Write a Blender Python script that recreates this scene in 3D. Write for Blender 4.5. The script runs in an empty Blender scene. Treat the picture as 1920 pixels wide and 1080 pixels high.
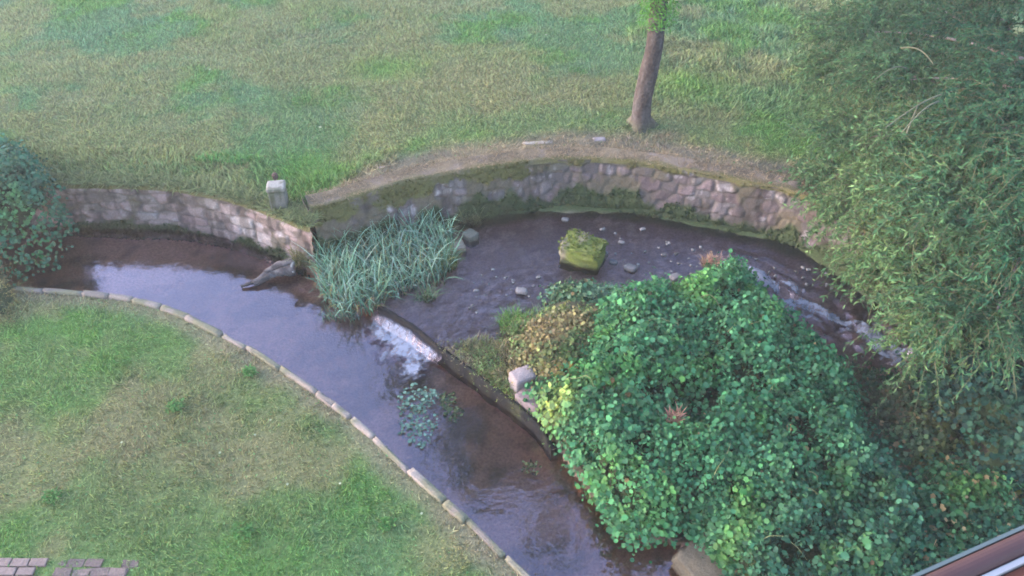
import bpy, math, random
import numpy as np
rng = np.random.default_rng(7)
random.seed(7)
SC = bpy.context.scene
COL = SC.collection

# ------------------------------------------------------------------ camera, light
CAM_H = 9.0
PITCH = 42.0
FPX = 1500.0
cd = bpy.data.cameras.new("camera"); cam = bpy.data.objects.new("camera", cd); COL.objects.link(cam)
cam.location = (0, 0, CAM_H); cam.rotation_euler = (math.radians(90 - PITCH), 0, 0)
cd.sensor_width = 36; cd.lens = 36 * FPX / 1920; cd.clip_end = 2000; cd.clip_start = 0.05
cd.dof.use_dof = True; cd.dof.focus_distance = 1.5; cd.dof.aperture_fstop = 13.0
SC.camera = cam
SUN_EL, SUN_ROT = 16.0, -85.0
w = bpy.data.worlds.new("World"); SC.world = w; w.use_nodes = True
nt = w.node_tree; bg = nt.nodes["Background"]
sky = nt.nodes.new("ShaderNodeTexSky"); sky.sky_type = 'NISHITA'; sky.sun_disc = False
sky.sun_elevation = math.radians(SUN_EL); sky.sun_rotation = math.radians(SUN_ROT)
sky.air_density = 1.0; sky.dust_density = 1.0; sky.ozone_density = 4.0
tint = nt.nodes.new("ShaderNodeVectorMath"); tint.operation = 'MULTIPLY'; tint.inputs[1].default_value = (1.34, 1.01, .80)
nt.links.new(sky.outputs[0], tint.inputs[0]); nt.links.new(tint.outputs[0], bg.inputs[0]); bg.inputs[1].default_value = 0.15
ld = bpy.data.lights.new("sun", 'SUN'); sun = bpy.data.objects.new("sun", ld); COL.objects.link(sun)
ld.energy = 0.5; ld.angle = math.radians(40); ld.color = (1.0, 0.95, 0.9)
sun.rotation_euler = (math.radians(90 - SUN_EL), 0, math.radians(180 - SUN_ROT))
SC.view_settings.view_transform = 'Standard'; SC.view_settings.look = 'None'
SC.view_settings.exposure = 3.5; SC.view_settings.gamma = 1.0
SC.cycles.max_bounces = 6; SC.cycles.transparent_max_bounces = 12
SC.cycles.caustics_reflective = False; SC.cycles.caustics_refractive = False

# ------------------------------------------------------------------ helpers
_p = math.radians(PITCH)
def at(px, py, z):
    """photograph pixel (1920 wide) -> world point on the level plane z"""
    a = (px - 960) / FPX; b = (540 - py) / FPX
    d = np.array([a, math.cos(_p) + b * math.sin(_p), -math.sin(_p) + b * math.cos(_p)])
    t = (z - CAM_H) / d[2]
    return np.array([d[0] * t, d[1] * t, z])
def P2(pts, z): return np.array([at(x, y, z)[:2] for x, y in pts])

def _hash(ix, iy, seed):
    n = (ix.astype(np.int64) * 374761393 + iy.astype(np.int64) * 668265263 + seed * 1442695041) & 0x7fffffff
    n = ((n ^ (n >> 13)) * 1274126177) & 0x7fffffff
    return ((n ^ (n >> 16)) & 0xffff) / 65535.0
def vnoise(x, y, s=1.0, seed=0):
    x = np.asarray(x, float) / s; y = np.asarray(y, float) / s
    ix = np.floor(x); iy = np.floor(y); fx = x - ix; fy = y - iy
    fx = fx * fx * (3 - 2 * fx); fy = fy * fy * (3 - 2 * fy)
    a = _hash(ix, iy, seed); b = _hash(ix + 1, iy, seed); c = _hash(ix, iy + 1, seed); d = _hash(ix + 1, iy + 1, seed)
    return (a * (1 - fx) + b * fx) * (1 - fy) + (c * (1 - fx) + d * fx) * fy
def fbm(x, y, s=1.0, seed=0, o=4):
    v = 0; a = 0.5; t = 0
    for i in range(o):
        v = v + a * vnoise(x, y, s, seed + i * 17); t += a; a *= .5; s *= .5
    return v / t
def smooth(a, b, x):
    t = np.clip((x - a) / (b - a), 0, 1); return t * t * (3 - 2 * t)
def inpoly(P, poly):
    x, y = P[:, 0], P[:, 1]; r = np.zeros(len(P), bool); n = len(poly); j = n - 1
    for i in range(n):
        xi, yi = poly[i]; xj, yj = poly[j]
        c = ((yi > y) != (yj > y)) & (x < (xj - xi) * (y - yi) / (yj - yi + 1e-12) + xi)
        r ^= c; j = i
    return r
def dline(P, L, closed=False):
    L = np.asarray(L); best = np.full(len(P), 1e9)
    n = len(L)
    for i in range(n if closed else n - 1):
        a = L[i]; b = L[(i + 1) % n]; d = b - a
        t = np.clip(((P - a) @ d) / (d @ d + 1e-12), 0, 1)
        q = P - (a + t[:, None] * d)
        best = np.minimum(best, np.hypot(q[:, 0], q[:, 1]))
    return best
def spline(L, step):
    L = np.asarray(L, float); E = np.vstack([2 * L[0] - L[1], L, 2 * L[-1] - L[-2]]); out = []
    for i in range(1, len(E) - 2):
        p0, p1, p2, p3 = E[i - 1:i + 3]
        k = 12
        for t in np.arange(k) / k:
            out.append(.5 * (2 * p1 + (p2 - p0) * t + (2 * p0 - 5 * p1 + 4 * p2 - p3) * t * t + (3 * p1 - p0 - 3 * p2 + p3) * t ** 3))
    out.append(L[-1]); out = np.array(out)
    d = np.r_[0, np.cumsum(np.linalg.norm(np.diff(out, axis=0), axis=1))]
    m = max(2, int(round(d[-1] / step)) + 1); s = np.linspace(0, d[-1], m)
    return np.stack([np.interp(s, d, out[:, k]) for k in range(out.shape[1])], 1), s
def normals2(L):
    t = np.gradient(L, axis=0); t /= np.linalg.norm(t, axis=1)[:, None] + 1e-12
    return np.stack([t[:, 1], -t[:, 0]], 1)          # right-hand side of travel

def mesh(name, V, F, mat=None, parent=None, col=None, smooth_=True, origin=None):
    V = np.asarray(V, np.float32).reshape(-1, 3)
    if origin is None:
        origin = np.array([0, 0, 0.]) if parent is not None else np.array([V[:, 0].mean(), V[:, 1].mean(), V[:, 2].min()])
        if parent is not None: origin = np.array(parent.location)
    V = V - np.asarray(origin, np.float32)
    m = bpy.data.meshes.new(name)
    m.vertices.add(len(V)); m.vertices.foreach_set("co", V.ravel())
    if isinstance(F, np.ndarray):
        k = F.shape[1]; n = len(F)
        m.loops.add(n * k); m.polygons.add(n)
        m.loops.foreach_set("vertex_index", F.astype(np.int32).ravel())
        m.polygons.foreach_set("loop_start", np.arange(0, n * k, k, dtype=np.int32))
    else:
        n = len(F); fl = [i for f in F for i in f]
        st = np.r_[0, np.cumsum([len(f) for f in F])[:-1]].astype(np.int32)
        m.loops.add(len(fl)); m.polygons.add(n)
        m.loops.foreach_set("vertex_index", np.array(fl, np.int32)); m.polygons.foreach_set("loop_start", st)
    m.polygons.foreach_set("use_smooth", np.full(n, smooth_))
    m.update(calc_edges=True); m.validate()
    if col is not None:
        c = np.ones((len(V), 4), np.float32); c[:, :3] = col
        a = m.color_attributes.new("col", 'FLOAT_COLOR', 'POINT'); a.data.foreach_set("color", c.ravel())
    o = bpy.data.objects.new(name, m); COL.objects.link(o)
    if mat: m.materials.append(mat)
    if parent is not None:
        o.parent = parent
    else:
        o.location = origin
    return o
def tag(o, label, cat, group=None, kind=None):
    if label: o['label'] = label
    if cat: o['category'] = cat
    if group: o['group'] = group
    if kind: o['kind'] = kind
    return o
def struct(o, kind='structure', label=None):
    o['kind'] = kind
    if label: o['label'] = label
    return o
def empty(name, loc, label, cat, group=None):
    o = bpy.data.objects.new(name, None); COL.objects.link(o); o.location = loc; o.empty_display_size = .1
    return tag(o, label, cat, group)

def grid(nx, ny):
    i = np.arange(nx * ny).reshape(ny, nx)
    return np.stack([i[:-1, :-1], i[:-1, 1:], i[1:, 1:], i[1:, :-1]], -1).reshape(-1, 4)

# ---- materials
def nodes(name):
    m = bpy.data.materials.new(name); m.use_nodes = True
    t = m.node_tree; return m, t, t.nodes["Principled BSDF"]
def N(t, k, **kw):
    n = t.nodes.new(k)
    for a, b in kw.items():
        if a in n.inputs.keys(): n.inputs[a].default_value = b
        else: setattr(n, a, b)
    return n
def noise_tex(t, scale, detail=5, rough=.6):
    co = t.nodes.get("TC") or N(t, "ShaderNodeTexCoord"); co.name = "TC"
    n = N(t, "ShaderNodeTexNoise"); n.inputs["Scale"].default_value = scale
    n.inputs["Detail"].default_value = detail; n.inputs["Roughness"].default_value = rough
    t.links.new(co.outputs["Object"], n.inputs["Vector"]); return n
def surf_mat(name, base=None, rough=.9, nscale=30, amt=.35, bump=.4, bdist=.01, spec=.2, transl=0.0, sat=0):
    """colour from the mesh's own 'col' attribute (or one base) broken up by procedural noise"""
    m, t, b = nodes(name)
    if base is None:
        a = N(t, "ShaderNodeVertexColor", layer_name="col"); src = a.outputs["Color"]
    else:
        a = N(t, "ShaderNodeRGB"); a.outputs[0].default_value = (*base, 1); src = a.outputs[0]
    n = noise_tex(t, nscale)
    mr = N(t, "ShaderNodeMapRange"); mr.inputs["From Min"].default_value = .25; mr.inputs["From Max"].default_value = .75
    mr.inputs["To Min"].default_value = 1 - amt; mr.inputs["To Max"].default_value = 1 + amt
    t.links.new(n.outputs["Fac"], mr.inputs["Value"])
    mx = N(t, "ShaderNodeVectorMath", operation='SCALE')
    t.links.new(src, mx.inputs[0]); t.links.new(mr.outputs[0], mx.inputs["Scale"])
    t.links.new(mx.outputs[0], b.inputs["Base Color"])
    b.inputs["Roughness"].default_value = rough; b.inputs["Specular IOR Level"].default_value = spec
    if bump:
        bp = N(t, "ShaderNodeBump"); bp.inputs["Strength"].default_value = bump; bp.inputs["Distance"].default_value = bdist
        t.links.new(n.outputs["Fac"], bp.inputs["Height"]); t.links.new(bp.outputs[0], b.inputs["Normal"])
    if transl:
        tr = N(t, "ShaderNodeBsdfTranslucent"); t.links.new(mx.outputs[0], tr.inputs["Color"])
        ms = N(t, "ShaderNodeMixShader"); ms.inputs[0].default_value = transl
        out = t.nodes["Material Output"]
        t.links.new(b.outputs[0], ms.inputs[1]); t.links.new(tr.outputs[0], ms.inputs[2]); t.links.new(ms.outputs[0], out.inputs["Surface"])
    return m
M = {}
M['leaf'] = surf_mat("leaf", rough=.7, nscale=9, amt=.22, bump=0, spec=.12, transl=.3)
M['grass'] = surf_mat("grass_blade", rough=.7, nscale=5, amt=.15, bump=0, spec=.08, transl=.3)
M['ground'] = surf_mat("turf", rough=1, nscale=28, amt=.4, bump=.8, bdist=.03, spec=.05)
M['bed'] = surf_mat("silt_and_gravel", rough=.8, nscale=22, amt=.4, bump=.6, bdist=.02, spec=.3)
M['stone'] = surf_mat("weathered_stone", rough=.9, nscale=35, amt=.3, bump=.7, bdist=.015, spec=.2)
M['bark'] = surf_mat("bark", base=(.17, .145, .14), rough=.95, nscale=24, amt=.45, bump=.8, bdist=.015, spec=.1)
M['twig'] = surf_mat("twig_bark", base=(.075, .08, .045), rough=.9, nscale=12, amt=.3, bump=0)
M['wood'] = surf_mat("wet_wood", base=(.03, .028, .027), rough=.45, nscale=25, amt=.5, bump=.5, bdist=.01, spec=.5)

M['bark_dark'] = surf_mat('sodden_timber', rough=.8, nscale=20, amt=.5, bump=.5, spec=.08)
def water_mat(name, scale, strength, ior, tint, foam=False, rough=.02, dist=.05):
    m, t, b = nodes(name); t.nodes.remove(b)
    out = t.nodes["Material Output"]
    n = noise_tex(t, scale, 3, .5); n2 = noise_tex(t, scale * 4.3, 2, .5)
    ad = N(t, "ShaderNodeMath", operation='MULTIPLY_ADD'); ad.inputs[1].default_value = .3
    t.links.new(n2.outputs["Fac"], ad.inputs[0]); t.links.new(n.outputs["Fac"], ad.inputs[2])
    bp = N(t, "ShaderNodeBump"); bp.inputs["Strength"].default_value = strength; bp.inputs["Distance"].default_value = dist
    t.links.new(ad.outputs[0], bp.inputs["Height"])
    fr = N(t, "ShaderNodeFresnel"); fr.inputs["IOR"].default_value = ior; t.links.new(bp.outputs[0], fr.inputs["Normal"])
    tr = N(t, "ShaderNodeBsdfTransparent"); tr.inputs[0].default_value = (*tint, 1)
    gl = N(t, "ShaderNodeBsdfGlossy"); gl.inputs["Color"].default_value = (.93, .79, 1, 1); gl.inputs["Roughness"].default_value = rough; t.links.new(bp.outputs[0], gl.inputs["Normal"])
    ms = N(t, "ShaderNodeMixShader")
    t.links.new(fr.outputs[0], ms.inputs[0]); t.links.new(tr.outputs[0], ms.inputs[1]); t.links.new(gl.outputs[0], ms.inputs[2])
    last = ms
    if foam:
        a = N(t, "ShaderNodeVertexColor", layer_name="col")       # red = how much foam lies here
        fn = noise_tex(t, 11, 6, .7)
        mm = N(t, "ShaderNodeMath", operation='MULTIPLY_ADD'); sp = N(t, "ShaderNodeSeparateColor")
        t.links.new(a.outputs["Color"], sp.inputs[0])
        mm.inputs[1].default_value = 1.0
        sb = N(t, "ShaderNodeMath", operation='MULTIPLY_ADD'); sb.inputs[1].default_value = 2.0; sb.inputs[2].default_value = -1.38
        t.links.new(fn.outputs["Fac"], sb.inputs[0])
        t.links.new(sp.outputs[0], mm.inputs[0]); t.links.new(sb.outputs[0], mm.inputs[2])
        rm = N(t, "ShaderNodeMapRange"); rm.inputs["From Min"].default_value = 0; rm.inputs["From Max"].default_value = .7; rm.inputs["To Max"].default_value = .85
        t.links.new(mm.outputs[0], rm.inputs["Value"])
        df = N(t, "ShaderNodeBsdfDiffuse"); df.inputs[0].default_value = (.22, .235, .30, 1)
        m2 = N(t, "ShaderNodeMixShader")
        t.links.new(rm.outputs[0], m2.inputs[0]); t.links.new(ms.outputs[0], m2.inputs[1]); t.links.new(df.outputs[0], m2.inputs[2])
        last = m2
    t.links.new(last.outputs[0], out.inputs["Surface"])
    return m
M['water_low'] = water_mat("slow_water", 3.0, .25, 2.0, (.92, .84, .82), dist=.03)
M['water_up'] = water_mat("rippled_water", 6.0, .6, 1.55, (.85, .78, .80), foam=True, rough=.06, dist=.05)
M['foam'] = water_mat("white_water", 6.0, .35, 1.35, (.9, .88, .9), foam=True, rough=.15, dist=.05)

# ------------------------------------------------------------------ levels and plan lines
Z_FAR, Z_NEAR, Z_LOW, Z_UP = 0.0, -0.5, -1.0, -0.82
Z_RW = 0.15                                             # top of the taller right-hand wall
wallL, _ = spline(P2([(-420, 372), (-200, 350), (0, 341), (100, 342), (200, 344), (300, 347), (380, 358), (450, 374), (515, 398), (585, 425)], Z_FAR), .03)
wallR, _ = spline(P2([(580, 387), (660, 367), (760, 336), (860, 318), (960, 303), (1040, 295), (1120, 295), (1200, 302), (1300, 318), (1400, 337), (1480, 354), (1560, 388), (1620, 425), (1700, 480), (1800, 560), (1930, 660), (2150, 800), (2400, 930)], Z_RW), .03)
kerb_pts = P2([(-330, 520), (-150, 528), (40, 541), (150, 549), (250, 562), (330, 585), (400, 618), (460, 650), (515, 685), (560, 714), (610, 748), (650, 777), (700, 818), (740, 857), (790, 902), (840, 947), (890, 990), (940, 1040), (985, 1080), (1040, 1140), (1100, 1230), (1150, 1330)], Z_NEAR)
kerb, kerb_s = spline(kerb_pts, .04)
nearR = P2([(1290, 1330), (1360, 1230), (1700, 1200), (2300, 1200)], Z_NEAR)
channel = np.vstack([wallL[:-30:10] + normals2(wallL)[:-30:10] * -.2, wallR[::10] + normals2(wallR)[::10] * -.2,
                     P2([(2600, 1000), (2600, 1250)], Z_NEAR), nearR[::-1], P2([(1290, 1900), (1150, 1900)], Z_NEAR), kerb[::-10]])
sill = P2([(640, 540), (715, 578), (770, 612), (820, 650), (880, 690), (940, 735), (1000, 778), (1060, 850), (1110, 920), (1170, 985), (1270, 1010), (1330, 1080), (1380, 1180), (1420, 1330)], Z_UP)
upper = np.vstack([P2([(560, 470), (600, 520)], Z_UP), sill, P2([(1420, 1900), (2700, 1900), (2700, 950)], Z_UP), wallR[::-12] - normals2(wallR)[::-12] * .25])
spit = P2([(955, 680), (975, 610), (1020, 560), (1150, 545), (1290, 520), (1390, 520), (1450, 585), (1530, 630), (1640, 700), (1760, 780), (2000, 900), (2300, 1010), (2300, 1500), (1480, 1500), (1400, 1200), (1340, 1090), (1290, 1010), (1180, 1000), (1100, 905), (1010, 790), (940, 720)], -0.75)

def rapids_h(P):
    return smooth(4.2, 8.5, P[:, 0]) * .32
# ------------------------------------------------------------------ ground
def axis(lo, hi, step, far):
    a = list(np.arange(lo, hi + 1e-6, step)); s = step; x = hi
    while x < far: s *= 1.35; x += s; a.append(x)
    s = step; x = lo
    while x > -far: s *= 1.35; x -= s; a.insert(0, x)
    return np.array(a)
gx = axis(-11, 13, .09, 90); gy = axis(2.2, 24, .09, 90)
X, Y = np.meshgrid(gx, gy); GP = np.stack([X.ravel(), Y.ravel()], 1)
farline = np.vstack([wallL[:-25:8], wallR[::8]])
far_side = np.vstack([farline, [[60, 3], [400, 30], [400, 500], [-500, 500], [-500, 40]]])
def ground_z(P):
    f = inpoly(P, far_side)
    d = dline(P, farline)
    tR = smooth(-3.7, -2.6, P[:, 0])
    z_far = -.04 + (Z_RW * tR) * np.exp(-np.maximum(d - .6, 0) / 1.2) + .12 * (fbm(P[:, 0], P[:, 1], 4, 3) - .5) * smooth(.4, 1.5, d) + .035 * (fbm(P[:, 0], P[:, 1], .4, 5) - .5) * smooth(.3, .8, d)
    rough = smooth(2.2, 4.5, P[:, 0]) * smooth(15.5, 18, P[:, 1])
    z_far = z_far + rough * .28 * (fbm(P[:, 0], P[:, 1] * 1.4, .8, 41) - .4)
    z_near = Z_NEAR - .04 + .06 * (fbm(P[:, 0], P[:, 1], 3, 9) - .5) + .03 * (fbm(P[:, 0], P[:, 1], .35, 11) - .5)
    return np.where(f, z_far, z_near), f, d
def mixc(a, b, t): return np.asarray(a) * (1 - t[:, None]) + np.asarray(b) * t[:, None]
def turf_colour(P, f, d):
    x, y = P[:, 0], P[:, 1]
    green = np.array([.112, .185, .062]); tan = np.array([.212, .190, .100]); teal = np.array([.100, .180, .098]); lush = np.array([.090, .195, .046])
    dry = smooth(.44, .60, fbm(x + 7, y * 1.2, 2.2, 21) * .7 + fbm(x, y, .5, 23) * .3)
    c = mixc(np.tile(green, (len(P), 1)), teal, np.where(f, smooth(12, 19, y) * .8, 0) + .3 * smooth(.5, .7, fbm(x, y, 1.8, 27)))
    c = mixc(c, tan, dry * np.where(f, .55, .75))
    lu = smooth(.54, .68, fbm(x, y, 1.1, 31)) * (1 - dry * .7)
    c = mixc(c, lush, lu * .6)
    # pale straw in the middle of the far lawn
    st = np.exp(-(((x + .8) / 4.0) ** 2 + ((y - 16.5) / 2.2) ** 2)); c = mixc(c, tan * 1.0, np.where(f, st * .4, 0))
    st = np.exp(-(((x + 5.0) / 1.7) ** 2 + ((y - 7.2) / 1.4) ** 2)); c = mixc(c, tan * .85, np.where(f, 0, st * .6))
    for cx, cy, r in [(4.1, 17.0, 1.1), (3.9, 14.8, .5), (-3.1, 18, .8), (-4.2, 13.9, .6)]:
        c = mixc(c, lush * 1.1, np.where(f, .75 * np.exp(-(((x - cx) / r) ** 2 + ((y - cy) / r / .7) ** 2)), 0) * (.6 + .8 * fbm(x, y, .4, 90)).clip(0, 1))
    # trodden earth strip along the wall
    w_ = 1.0 + .7 * (fbm(x, y, .7, 33) - .5)
    w_ = w_ * smooth(-3.8, -2.8, x) + .28 * smooth(-6, -3.8, x)
    earth = 1 - smooth(w_ * .55, w_ + .15, d)
    ec = mixc(np.tile([.19, .145, .105], (len(P), 1)), [.13, .105, .09], smooth(.4, .6, fbm(x, y, .35, 35)))
    c = mixc(c, ec, np.where(f, earth, 0) * .88)
    dk = dline(P, kerb); e2 = 1 - smooth(.12, .45, dk + .3 * (fbm(x, y, .5, 37) - .5))
    c = mixc(c, [.20, .17, .115], np.where(f, 0, e2) * .75)
    # bare patch round the tree foot
    tf = at(1200, 238, 0); e3 = np.exp(-(((x - tf[0] - .5) / .9) ** 2 + ((y - tf[1] + .45) / .35) ** 2))
    c = mixc(c, [.17, .13, .10], np.where(f, e3, 0) * .7)
    return c, np.where(f, earth, e2 * .6)
gz, gf, gd = ground_z(GP)
gc, ge = turf_colour(GP, gf, gd)
F = grid(len(gx), len(gy)); cen = GP[F].mean(1)
far_away = (np.abs(cen[:, 0]) > 60) | (cen[:, 1] > 60) | (cen[:, 1] < -1)
keep = far_away | ~inpoly(cen, channel)
F = F[keep]
gr = mesh("lawn", np.c_[GP, gz], F, M['ground'], col=gc * .8, origin=(0, 0, 0)); struct(gr)

# paved path corner at the lower left
def box_v(cx, cy, z0, z1, sx, sy, rot=0, jit=0):
    s = np.array([[-1, -1], [1, -1], [1, 1], [-1, 1]]) * [sx / 2, sy / 2]
    c, s_ = math.cos(rot), math.sin(rot)
    q = s @ np.array([[c, s_], [-s_, c]]) + [cx, cy]
    b = min(sx, sy) * .08
    q2 = (s * (1 - b / np.array([sx, sy]) * 2)) @ np.array([[c, s_], [-s_, c]]) + [cx, cy]
    V = np.vstack([np.c_[q, np.full(4, z0)], np.c_[q, np.full(4, z1 - b)], np.c_[q2, np.full(4, z1)]])
    V = V + rng.normal(0, 1, V.shape) * jit
    Fq = [[3, 2, 1, 0]] + [[i + 4 * k, (i + 1) % 4 + 4 * k, (i + 1) % 4 + 4 * (k + 1), i + 4 * (k + 1)] for k in range(2) for i in range(4)] + [[8, 9, 10, 11]]
    return V, np.array(Fq)
def join(parts):
    Vs, Fs, Cs, n = [], [], [], 0
    for p in parts:
        Vs.append(p[0]); Fs.append(p[1] + n); n += len(p[0])
        if len(p) > 2: Cs.append(np.tile(p[2], (len(p[0]), 1)) if np.ndim(p[2]) == 1 else p[2])
    return np.vstack(Vs), np.vstack(Fs), (np.vstack(Cs) if Cs else None)
pv = []
a0 = at(45, 1046, Z_NEAR); a1 = at(262, 1050, Z_NEAR); L = np.linalg.norm(a1 - a0)
for r in range(5):
    for k in range(-14, 5):
        x = a1[0] - .12 - k * .235 * 1 - (r % 2) * .11; y = a1[1] - .03 - r * .125
        if k < 0: continue
        if r == 0 and k in (1,): continue
        g = random.uniform(.75, 1.15)
        pv.append((*box_v(x, y, Z_NEAR - .1, Z_NEAR - .012 + random.uniform(-.02, .012), .222, .113, random.uniform(-.06, .06), .006), np.array([.14, .105, .10]) * g))
    for k in range(-30, 0): pass
for r in range(6):
    for k in range(5, 30):
        x = a1[0] - .12 - k * .235 - (r % 2) * .11; y = a1[1] - .03 - r * .125
        pv.append((*box_v(x, y, Z_NEAR - .1, Z_NEAR + .01, .222, .113, 0, .002), np.array([.14, .105, .10]) * random.uniform(.75, 1.15)))
V, Fq, C = join(pv); struct(mesh("path", V, Fq, M['stone'], col=C, smooth_=False))

# thin veil volume added round the whole place to lift the blacks
hb = bpy.data.materials.new("haze_veil"); hb.use_nodes = True; ht = hb.node_tree; ht.nodes.remove(ht.nodes["Principled BSDF"])
pvn = ht.nodes.new("ShaderNodeVolumePrincipled"); pvn.inputs["Color"].default_value = (.95, .96, 1, 1); pvn.inputs["Density"].default_value = .0014; pvn.inputs["Anisotropy"].default_value = .2
ht.links.new(pvn.outputs[0], ht.nodes["Material Output"].inputs["Volume"])
hz0, hz1, hr = -2.4, CAM_H + 3, 150
hv = np.array([[x, y, z] for z in (hz0, hz1) for x, y in ((-hr, -hr), (hr, -hr), (hr, hr), (-hr, hr))], float)
struct(mesh("haze_veil", hv, np.array([[3, 2, 1, 0], [4, 5, 6, 7], [0, 1, 5, 4], [1, 2, 6, 5], [2, 3, 7, 6], [3, 0, 4, 7]]), hb, origin=(0, 0, 0), smooth_=False), 'stuff', "thin bluish veil added around the scene to lift its blacks")
# ------------------------------------------------------------------ stream bed, water
bx = np.arange(-12.5, 17, .07); by = np.arange(1.5, 16.6, .07)
X, Y = np.meshgrid(bx, by); BP = np.stack([X.ravel(), Y.ravel()], 1)
up = inpoly(BP, upper); dsill = dline(BP, sill)
sp_in = inpoly(BP, spit); dsp = dline(BP, spit, True)
zb = -1.24 + .08 * (fbm(BP[:, 0], BP[:, 1], 1.1, 51) - .5)
zu = -.93 + .16 * (fbm(BP[:, 0], BP[:, 1], .9, 53) - .5) + .05 * (fbm(BP[:, 0], BP[:, 1], .2, 55) - .5) + rapids_h(BP)
dwr = dline(BP, wallR[::6])
zu = zu + .16 * (1 - smooth(.35, .75, dwr + .25 * (fbm(BP[:, 0], BP[:, 1], .6, 56) - .5)))      # mossy foot of the wall
zs = zu + smooth(-.05, .5, dsp) * (.42)
bar = np.exp(-(((BP[:, 0] - at(900, 660, Z_UP)[0]) / .55) ** 2 + ((BP[:, 1] - at(900, 650, Z_UP)[1]) / .35) ** 2)); zu = zu + .13 * bar
z = np.where(up, np.where(sp_in, zs, zu), zb)
# lower-channel shelf of sand near the spit
z = np.where(up, z, z + .10 * np.exp(-(dsill / .5) ** 2))
x_, y_ = BP[:, 0], BP[:, 1]
c_low = mixc(np.tile([.44, .24, .18], (len(BP), 1)), [.12, .07, .055], smooth(.42, .62, fbm(x_, y_, .9, 57) * .7 + fbm(x_, y_, .25, 58) * .3))
c_up = mixc(np.tile([.19, .125, .11], (len(BP), 1)), [.30, .22, .20], smooth(.5, .68, fbm(x_, y_, .35, 59) * .6 + fbm(x_, y_, .09, 60) * .4))
pale = np.exp(-(((BP[:, 0] - at(930, 560, Z_UP)[0]) / .9) ** 2 + ((BP[:, 1] - at(930, 560, Z_UP)[1]) / .8) ** 2)) * smooth(.35, .6, fbm(x_, y_, .18, 66)); c_up = mixc(c_up, [.36, .30, .31], pale * .8)
c_up = mixc(c_up, [.11, .075, .055], bar * .9)
c_up = mixc(c_up, [.035, .052, .018], (1 - smooth(.5, .75, dwr)))
c_sp = mixc(np.tile([.10, .085, .05], (len(BP), 1)), [.04, .04, .02], smooth(.4, .6, fbm(x_, y_, .6, 61)))
cb = np.where(up[:, None], np.where(sp_in[:, None], c_sp, c_up), c_low)
F = grid(len(bx), len(by)); cen = BP[F].mean(1); chan_big = inpoly(cen, channel) | (dline(cen, channel, True) < .35)
struct(mesh("stream_bed", np.c_[BP, z], F[chan_big], M['bed'], col=cb, origin=(0, 0, 0)))

wx = np.arange(-12.5, 17, .12); wy = np.arange(1.5, 16.6, .12)
X, Y = np.meshgrid(wx, wy); WP = np.stack([X.ravel(), Y.ravel()], 1)
F = grid(len(wx), len(wy)); cen = WP[F].mean(1)
k = (inpoly(cen, channel) | (dline(cen, channel, True) < .1)) & (~inpoly(cen, upper) | (dline(cen, upper, True) < .15))
struct(mesh("stream_water", np.c_[WP, np.full(len(WP), Z_LOW)], F[k], M['water_low'], origin=(0, 0, Z_LOW)))
# upper water: pool and the rapid running in from the right
ux = np.arange(-3.5, 14, .04); uy = np.arange(4, 14.5, .04)
X, Y = np.meshgrid(ux, uy); UP = np.stack([X.ravel(), Y.ravel()], 1)
rap = P2([(1330, 480), (1400, 490), (1450, 520), (1500, 552), (1560, 580), (1620, 612), (1680, 650), (1740, 700), (1820, 760)], -.6)
rap2 = P2([(1460, 540), (1520, 575), (1570, 620), (1600, 650)], -.6)
dr = dline(UP, rap); dr2 = dline(UP, rap2)
warp = (fbm(UP[:, 0], UP[:, 1], .5, 71) - .5) * .35
def along(P, L):
    best = np.full(len(P), 1e9); sa = np.zeros(len(P)); sd_ = np.zeros(len(P)); acc = 0
    for i in range(len(L) - 1):
        a_, d_ = L[i], L[i + 1] - L[i]; ln_ = np.hypot(*d_); t_ = np.clip(((P - a_) @ d_) / ln_ ** 2, 0, 1); q_ = P - (a_ + t_[:, None] * d_)
        dd_ = np.hypot(q_[:, 0], q_[:, 1]); k_ = dd_ < best; best[k_] = dd_[k_]; sa[k_] = (acc + t_ * ln_)[k_]; sd_[k_] = (np.sign(d_[0] * q_[:, 1] - d_[1] * q_[:, 0]) * dd_)[k_]; acc += ln_
    return sa, sd_
sa, sdd = along(UP, spline(rap, .3)[0])
stk = fbm(sa * .8, sdd * 4.5 + warp * 3, .42, 75, 4)
fo = smooth(.47, .63, stk) * np.exp(-((sdd + warp * .6) / .30) ** 2) * smooth(3.6, 4.5, UP[:, 0]) + .55 * np.exp(-((sdd + warp) / .07) ** 2) * smooth(.35, .6, fbm(sa, sa * 0, .5, 76)) * smooth(4.0, 4.7, UP[:, 0])
turb = smooth(3.2, 5, UP[:, 0]) * np.exp(-(dr / .5) ** 2)
uz = Z_UP + rapids_h(UP) + turb * .16 * (fbm(sa, sdd * 2.5, .3, 73) - .5) * 2 + .03 * fo
swirl = .42 * smooth(.58, .75, fbm(UP[:, 0] + warp * 2, UP[:, 1] * 1.5, .45, 77)) * np.exp(-(((UP[:, 0] + .1) / 1.3) ** 2 + ((UP[:, 1] - 10.6) / .9) ** 2))
lip = P2([(708, 577), (722, 585), (775, 617), (820, 652), (835, 662)], Z_UP)
F = grid(len(ux), len(uy)); cen = UP[F].mean(1)
k = inpoly(cen, upper) & (cen[:, 1] > 3)
fc = np.zeros((len(UP), 3)); fc[:, 0] = np.clip(fo * 1.6 + swirl, 0, 1)
struct(mesh("pool_water", np.c_[UP, uz], F[k], M['water_up'], col=fc, origin=(0, 0, Z_UP)))
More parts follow.
